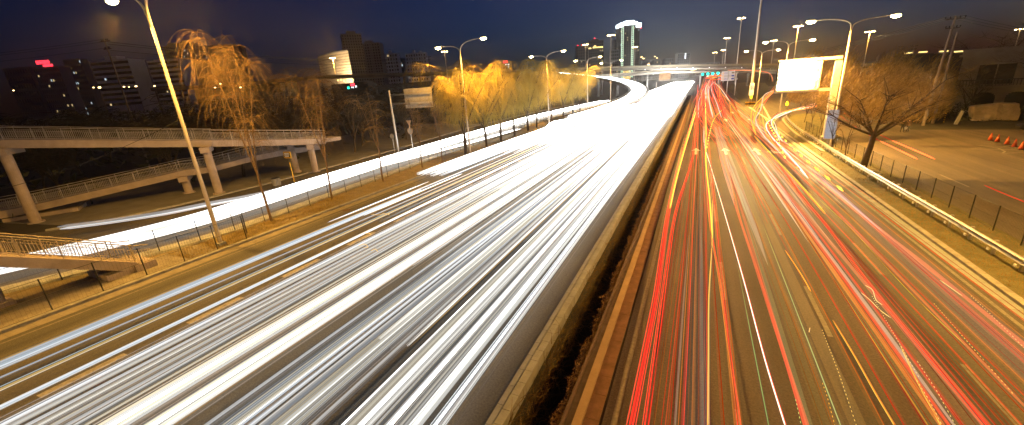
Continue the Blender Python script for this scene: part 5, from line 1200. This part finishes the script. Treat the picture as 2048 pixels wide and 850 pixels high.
for _ in range(26):                               # soft wide streams of red seen through one another
    x = rng.choice((3.3, 6.4, 6.9, 9.4, 10.0))+rng.gauss(0, .7); y0 = rng.choice((2, 12, 26, 40))+rng.uniform(-4, 4); y1 = y0+rng.uniform(40, 110)
    ps_ = straight(x, y0, y1, rng.uniform(.6, .95), .15, -x*.12)
    taill.streak(ps_, [rng.uniform(.05, .09)*max(.05, math.sin(math.pi*(i+.5)/len(ps_)))**.6 for i in range(len(ps_))], rng.choice((RED2, RED2, (1, .22, .12), ORG, PNK)), K(rng.uniform(.35, .8)), rng.uniform(.22, .4), 6)
# pale grey, olive and violet veils of reflection and haze, drawn as faint glowing tubes
for x, y0, y1, r, c, v, al in ((.45, -4, 30, .34, (.85, .85, .78), .2, .06), (.15, 4, 24, .03, (.9, .95, .95), .4, .2), (.6, -4, 40, .08, (.85, .9, .8), .25, .12), (3.6, 2, 45, .34, OLV, .2, .10), (3.3, 2, 40, .10, (.8, .9, .4), .3, .15), (4.1, 0, 40, .2, (.75, .5, .15), .3, .14), (9.2, 8, 40, .3, VIO, .2, .09), (9.8, 8, 36, .3, (.9, .3, .2), .25, .2), (6.6, 0, 40, .3, (.9, .35, .15), .22, .14), (3.5, 20, 75, .3, WHT, .5, .16), (2.9, 30, 75, .35, WHT, .45, .16), (6.2, 30, 65, .25, WHT, .4, .16), (9.6, 26, 44, .10, (.85, .8, 1), .4, .3), (5.9, 8, 28, .02, AMB, .5, .8), (3.9, 6, 26, .014, (.7, 1, .45), .5, .8), (2.2, 6, 20, .012, (.5, 1, .4), .4, .8)):
    ps_ = straight(x, y0, y1, rng.uniform(.6, .9), .12); taill.streak(ps_, [r*max(.04, math.sin(math.pi*(i+.5)/len(ps_))) for i in range(len(ps_))], c, K(v), al, 6)
# dotted glints of reflectors and flashing lamps
def dots(T, pts, step, ln, r, c, v):
    P = along(pts, step)
    for i in range(len(P)-1):
        d_ = (P[i+1]-P[i]); T.streak([P[i], P[i]+d_*ln*.5, P[i]+d_*ln], [r, r, r], c, K(v), 1, 5)
for x, y0, y1, sx, c in ((3.55, 7, 12, .3, AMB), (4.05, 8, 15, .35, (1, .85, .3)), (5.6, 7.5, 13, .5, (1, .8, .3)), (6.1, 8, 14, .5, (.9, .85, .35)), (6.2, 13, 18, .4, (1, .85, .4)), (9.6, 15, 19, .3, (1, .8, .4)), (2.75, 7, 11, .2, (.6, .9, .35)), (8.2, 13, 18, .3, (1, .75, .3))):
    dots(taill, straight(x, y0, y1, .9, .06, sx), .16, .5, .008, c, 1.2)
for q in (((1730, 570), (1745, 580), (1752, 600), (1765, 610)), ((1722, 585), (1740, 600), (1760, 620), (1782, 636)), ((1880, 560), (1905, 578), (1925, 592)), ((1620, 655), (1618, 665))):
    taill.streak(px(q, .9, 4), .012, (1, .8, .4), K(1.1))
tag(taill.build('taillight_streaks'), 'dense red and orange tail light streaks covering the right carriageway', 'light streaks', kind='stuff')
def tl(label, pts, layers, z=.8): return single(label, px(pts, z), layers, None, 'light streak', 'taillight_streak')
gl_ = lambda a, b: (lambda q: a+b*max(0, q.y-8)/40)
tl('boldest red streak with orange upper part, leftmost on the right carriageway', ((1392, 212), (1378, 262), (1355, 340), (1333, 440), (1312, 585), (1290, 700), (1256, 870)), [(0, 0, .035, RED, gl_(1.6, 1), 1), (.07, 0, .03, RED, gl_(1.3, 1), 1), (-.08, .03, .02, RED2, gl_(1.0, 1), 1), (.02, .08, .05, ORG, lambda q: max(0.02, (q.y-20)*.05), .6), (.14, 0, .018, RED2, gl_(.9, .6), 1)])
tl('bright orange-yellow streak laid over the boldest red streak', ((1392, 224), (1382, 258), (1368, 305), (1352, 365), (1340, 420)), [(0, .12, .045, AMB, gl_(1.5, 1), 1), (-.05, .1, .08, ORG, gl_(.9, .5), .6)])
tl('second red streak bundle in the leftmost lane, running to the bottom edge', ((1396, 170), (1388, 300), (1352, 420), (1335, 520), (1313, 680), (1287, 870)), [(0, 0, .02, RED, gl_(1.4, 1), 1), (.09, 0, .018, RED, gl_(1.0, 1), 1), (-.06, 0, .014, RED2, gl_(1.0, 1), 1)])
tl('red streak on the right side of the leftmost lane with a yellow upper edge', ((1411, 190), (1410, 250), (1412, 330), (1420, 440), (1440, 560), (1460, 700), (1485, 870)), [(0, 0, .022, RED2, gl_(1.0, 1), 1), (-.06, .02, .014, ORG, gl_(.7, 1.2), 1)])
tl('yellow streak rising from the red bundle left of the pinkish-white line', ((1411, 205), (1412, 260), (1412, 330), (1419, 400), (1425, 480)), [(0, .1, .05, AMB, gl_(1.2, 1), 1)])
tl('thin golden streak running straight down to the bottom edge', ((1424, 400), (1424, 480), (1417, 600), (1416, 720), (1415, 870)), [(0, .06, .010, AMB, gl_(1.6, .5), 1), (.03, 0, .018, (1, .75, .3), K(.5), .5)])
tl('long thin pinkish-white streak crossing the second lane to the bottom edge', ((1408, 250), (1409, 290), (1422, 335), (1450, 430), (1490, 570), (1530, 720), (1576, 870)), [(0, 0, .017, PNK, gl_(2.2, 1), 1), (.025, 0, .014, RED2, gl_(.9, .4), .8)])
tl('orange streak ending in mid lane right of the second lane dash', ((1570, 500), (1600, 545), (1622, 583)), [(0, 0, .014, (1, .4, .05), K(1.6), 1)])
tl('yellow streak leaving the bottom edge between the second and third lane dashes', ((1665, 640), (1710, 715), (1752, 790), (1800, 870)), [(0, 0, .011, AMB, K(1.2), 1), (.03, 0, .012, ORG, K(.9), 1)])
tl('yellow streak at the bottom right, left of the strongest right-hand red', ((1800, 690), (1835, 765), (1870, 830), (1895, 875)), [(0, 0, .010, AMB, K(1.2), 1), (.03, 0, .008, ORG, K(1.0), 1)])
tl('strongest red streak of the right-hand lanes, passing the third lane dash', ((1560, 330), (1610, 400), (1660, 460), (1740, 570), (1830, 680), (1910, 775), (1990, 870)), [(0, 0, .02, RED, gl_(1.1, .8), 1), (.06, 0, .03, RED2, gl_(.6, .5), .5), (-.08, 0, .012, RED2, gl_(.9, .6), 1)])
tl('thin yellow-green streak curving down the outer lane', ((1640, 400), (1700, 455), (1760, 520), (1830, 595), (1930, 690)), [(0, 0, .010, (.8, .75, .12), K(.75), 1)])
tl('bright orange streak bending off the third lane below the island', ((1508, 272), (1545, 312), (1600, 370), (1650, 428)), [(0, 0, .045, ORG, K(1.6), 1), (.02, .05, .03, AMB, K(1.5), 1)])
tl('orange streak swinging up the inside of the ramp bend', ((1512, 270), (1503, 245), (1503, 225), (1513, 207), (1530, 190)), [(0, 0, .10, ORG, K(1.6), 1), (0, .08, .05, AMB, K(1.6), 1)])
T = TB()
for k in range(20):
    j = lambda s: rng.gauss(0, s)
    q = rng.choice((((1700, 198), (1640, 209), (1590, 219), (1552, 232), (1536, 248), (1540, 270), (1570, 310), (1620, 355)), ((1690, 200), (1620, 213), (1570, 224), (1550, 236), (1548, 252), (1566, 283)), ((1548, 180), (1530, 192), (1522, 215), (1518, 240), (1527, 268), (1560, 305)), ((1556, 178), (1540, 190), (1532, 206), (1524, 230)), ((1570, 160), (1545, 182), (1516, 212), (1506, 240), (1511, 262))))
    q = [(x+j(3), y+j(1.5)) for x, y in q]; T.streak(px(q, .8, 5), rng.uniform(.03, .10), rng.choice((RED2, ORG, ORG, AMB, PNK)), K(rng.uniform(.7, 2.0)), rng.choice((1, 1, .6)))
dots(T, px(((1640, 209), (1590, 219), (1555, 232), (1545, 250), (1570, 280), (1610, 318), (1660, 360), (1722, 412)), .9), 3.3, .5, .10, (1, .70, .10), 2)
dots(T, px(((1530, 235), (1545, 262), (1560, 290), (1568, 310), (1578, 335)), .9), 3.0, .5, .10, (1, .7, .1), 2.5)
dots(T, px(((1722, 165), (1716, 185), (1690, 200), (1650, 208)), 1.2), 2.6, .4, .07, (1, .7, .15), 2)
dots(T, px(((1450, 215), (1430, 235), (1420, 262), (1413, 300)), .9), 2.6, .6, .09, (1, .6, .1), 2)
dots(T, px(((1408, 187), (1420, 197)), .9), 2.0, .6, .09, (1, .6, .1), 2)
tag(T.build('taillight_streaks'), 'tangle of orange and yellow dashed light streaks in the curving ramp mouth', 'light streaks', kind='stuff')
T = TB()
for k in range(44):
    x = rng.uniform(1402, 1446); q = [(x*.45+1424*.55+rng.gauss(0, 4), 158+rng.uniform(-6, 6)), (x+rng.gauss(0, 4), 178), (x+(x-1415)*.55+rng.gauss(0, 6), 205), (x+(x-1415)*1.2, 235)]
    T.streak(px(q[:rng.randint(3, 4)], rng.uniform(.8, 1.6), 4), rng.uniform(.05, .13), rng.choice((RED, RED2, RED2, ORG, PNK)), K(rng.uniform(.6, 1.8)), rng.choice((1, .7)))
for k in range(18):
    q = atY(1408+rng.uniform(0, 40), 151+rng.uniform(-2, 10), 190); T.streak([q, q+Vector((.5, 0, 0)), q+Vector((rng.uniform(1, 5), 0, rng.uniform(-.2, .2)))], rng.uniform(.1, .25), rng.choice((ORG, PNK, RED2)), K(rng.uniform(1, 2.5)))
tag(T.build('taillight_streaks'), 'knot of red brake light streaks queuing at the green signals', 'light streaks', kind='stuff')
for k, (q, lb) in enumerate((((1760, 282, 1835, 318), 'left of two parallel red streaks on the right side road'), ((1784, 281, 1870, 318), 'right of two parallel red streaks on the right side road'))):
    single(lb, px(((1672+k*14, 225), (1700+k*20, 246), (1735+k*22, 268), (q[0], q[1])), .7), [(0, 0, .035, (1, .07, .03), lambda p_: .55, .8)], 'paired red streaks on the right side road', 'light streak', 'taillight_streak')
    single(lb.replace('red streaks', 'red streaks, its bright end piece,'), px(((q[0], q[1]), ((q[0]+q[2])/2, (q[1]+q[3])/2-.3), (q[2], q[3])), .7), [(0, 0, .04, (1, .16, .05), K(4), 1), (0, 0, .075, RED, K(.8), .6)], 'paired red streaks on the right side road', 'light streak', 'taillight_streak')
single('faint red streak at the right edge of the side road', px(((1968, 370), (2010, 388), (2060, 408)), .7), [(0, 0, .03, RED, K(.6), .8)], name='taillight_streak')
T = TB()
for k in range(10): T.streak(catmull([tuple(atD(x, y+rng.uniform(-.6, .8), D)) for x, y, D in ((1455, 140.5, 222), (1500, 141, 219), (1535, 145, 208), (1544, 154, 185), (1545, 163, 160))], 4), rng.uniform(.05, .12), rng.choice((RED2, ORG, (1, .6, .35))), K(rng.uniform(.5, 1.0)), .7)
tag(T.build('taillight_streaks'), 'thin red streaks curving over the lower slip bridge', 'light streaks', kind='stuff')
single('pair of yellow headlight glints under the flyover at the end of the white flow', [atY(1380, 139.5, 215), atY(1385, 139.3, 215), atY(1393, 139, 215)], [(0, 0, .35, (1, .8, .4), K(4), 1)])
# ================================================================== HAZE
hz_ = MB().box((0, 640, 79), (2600, 1500, 164)).build('haze', None); tag(hz_, 'thin amber night haze glowing round the lamps', 'haze', kind='stuff')
m = bpy.data.materials.new('haze'); m.use_nodes = True; nt = m.node_tree; nt.nodes.remove(nt.nodes['Principled BSDF']); v = nt.nodes.new('ShaderNodeVolumePrincipled')
v.inputs['Color'].default_value = (.9, .88, .86, 1); v.inputs['Density'].default_value = .00022; v.inputs['Anisotropy'].default_value = .8
nt.links.new(v.outputs['Volume'], nt.nodes['Material Output'].inputs['Volume']); hz_.data.materials.append(m)
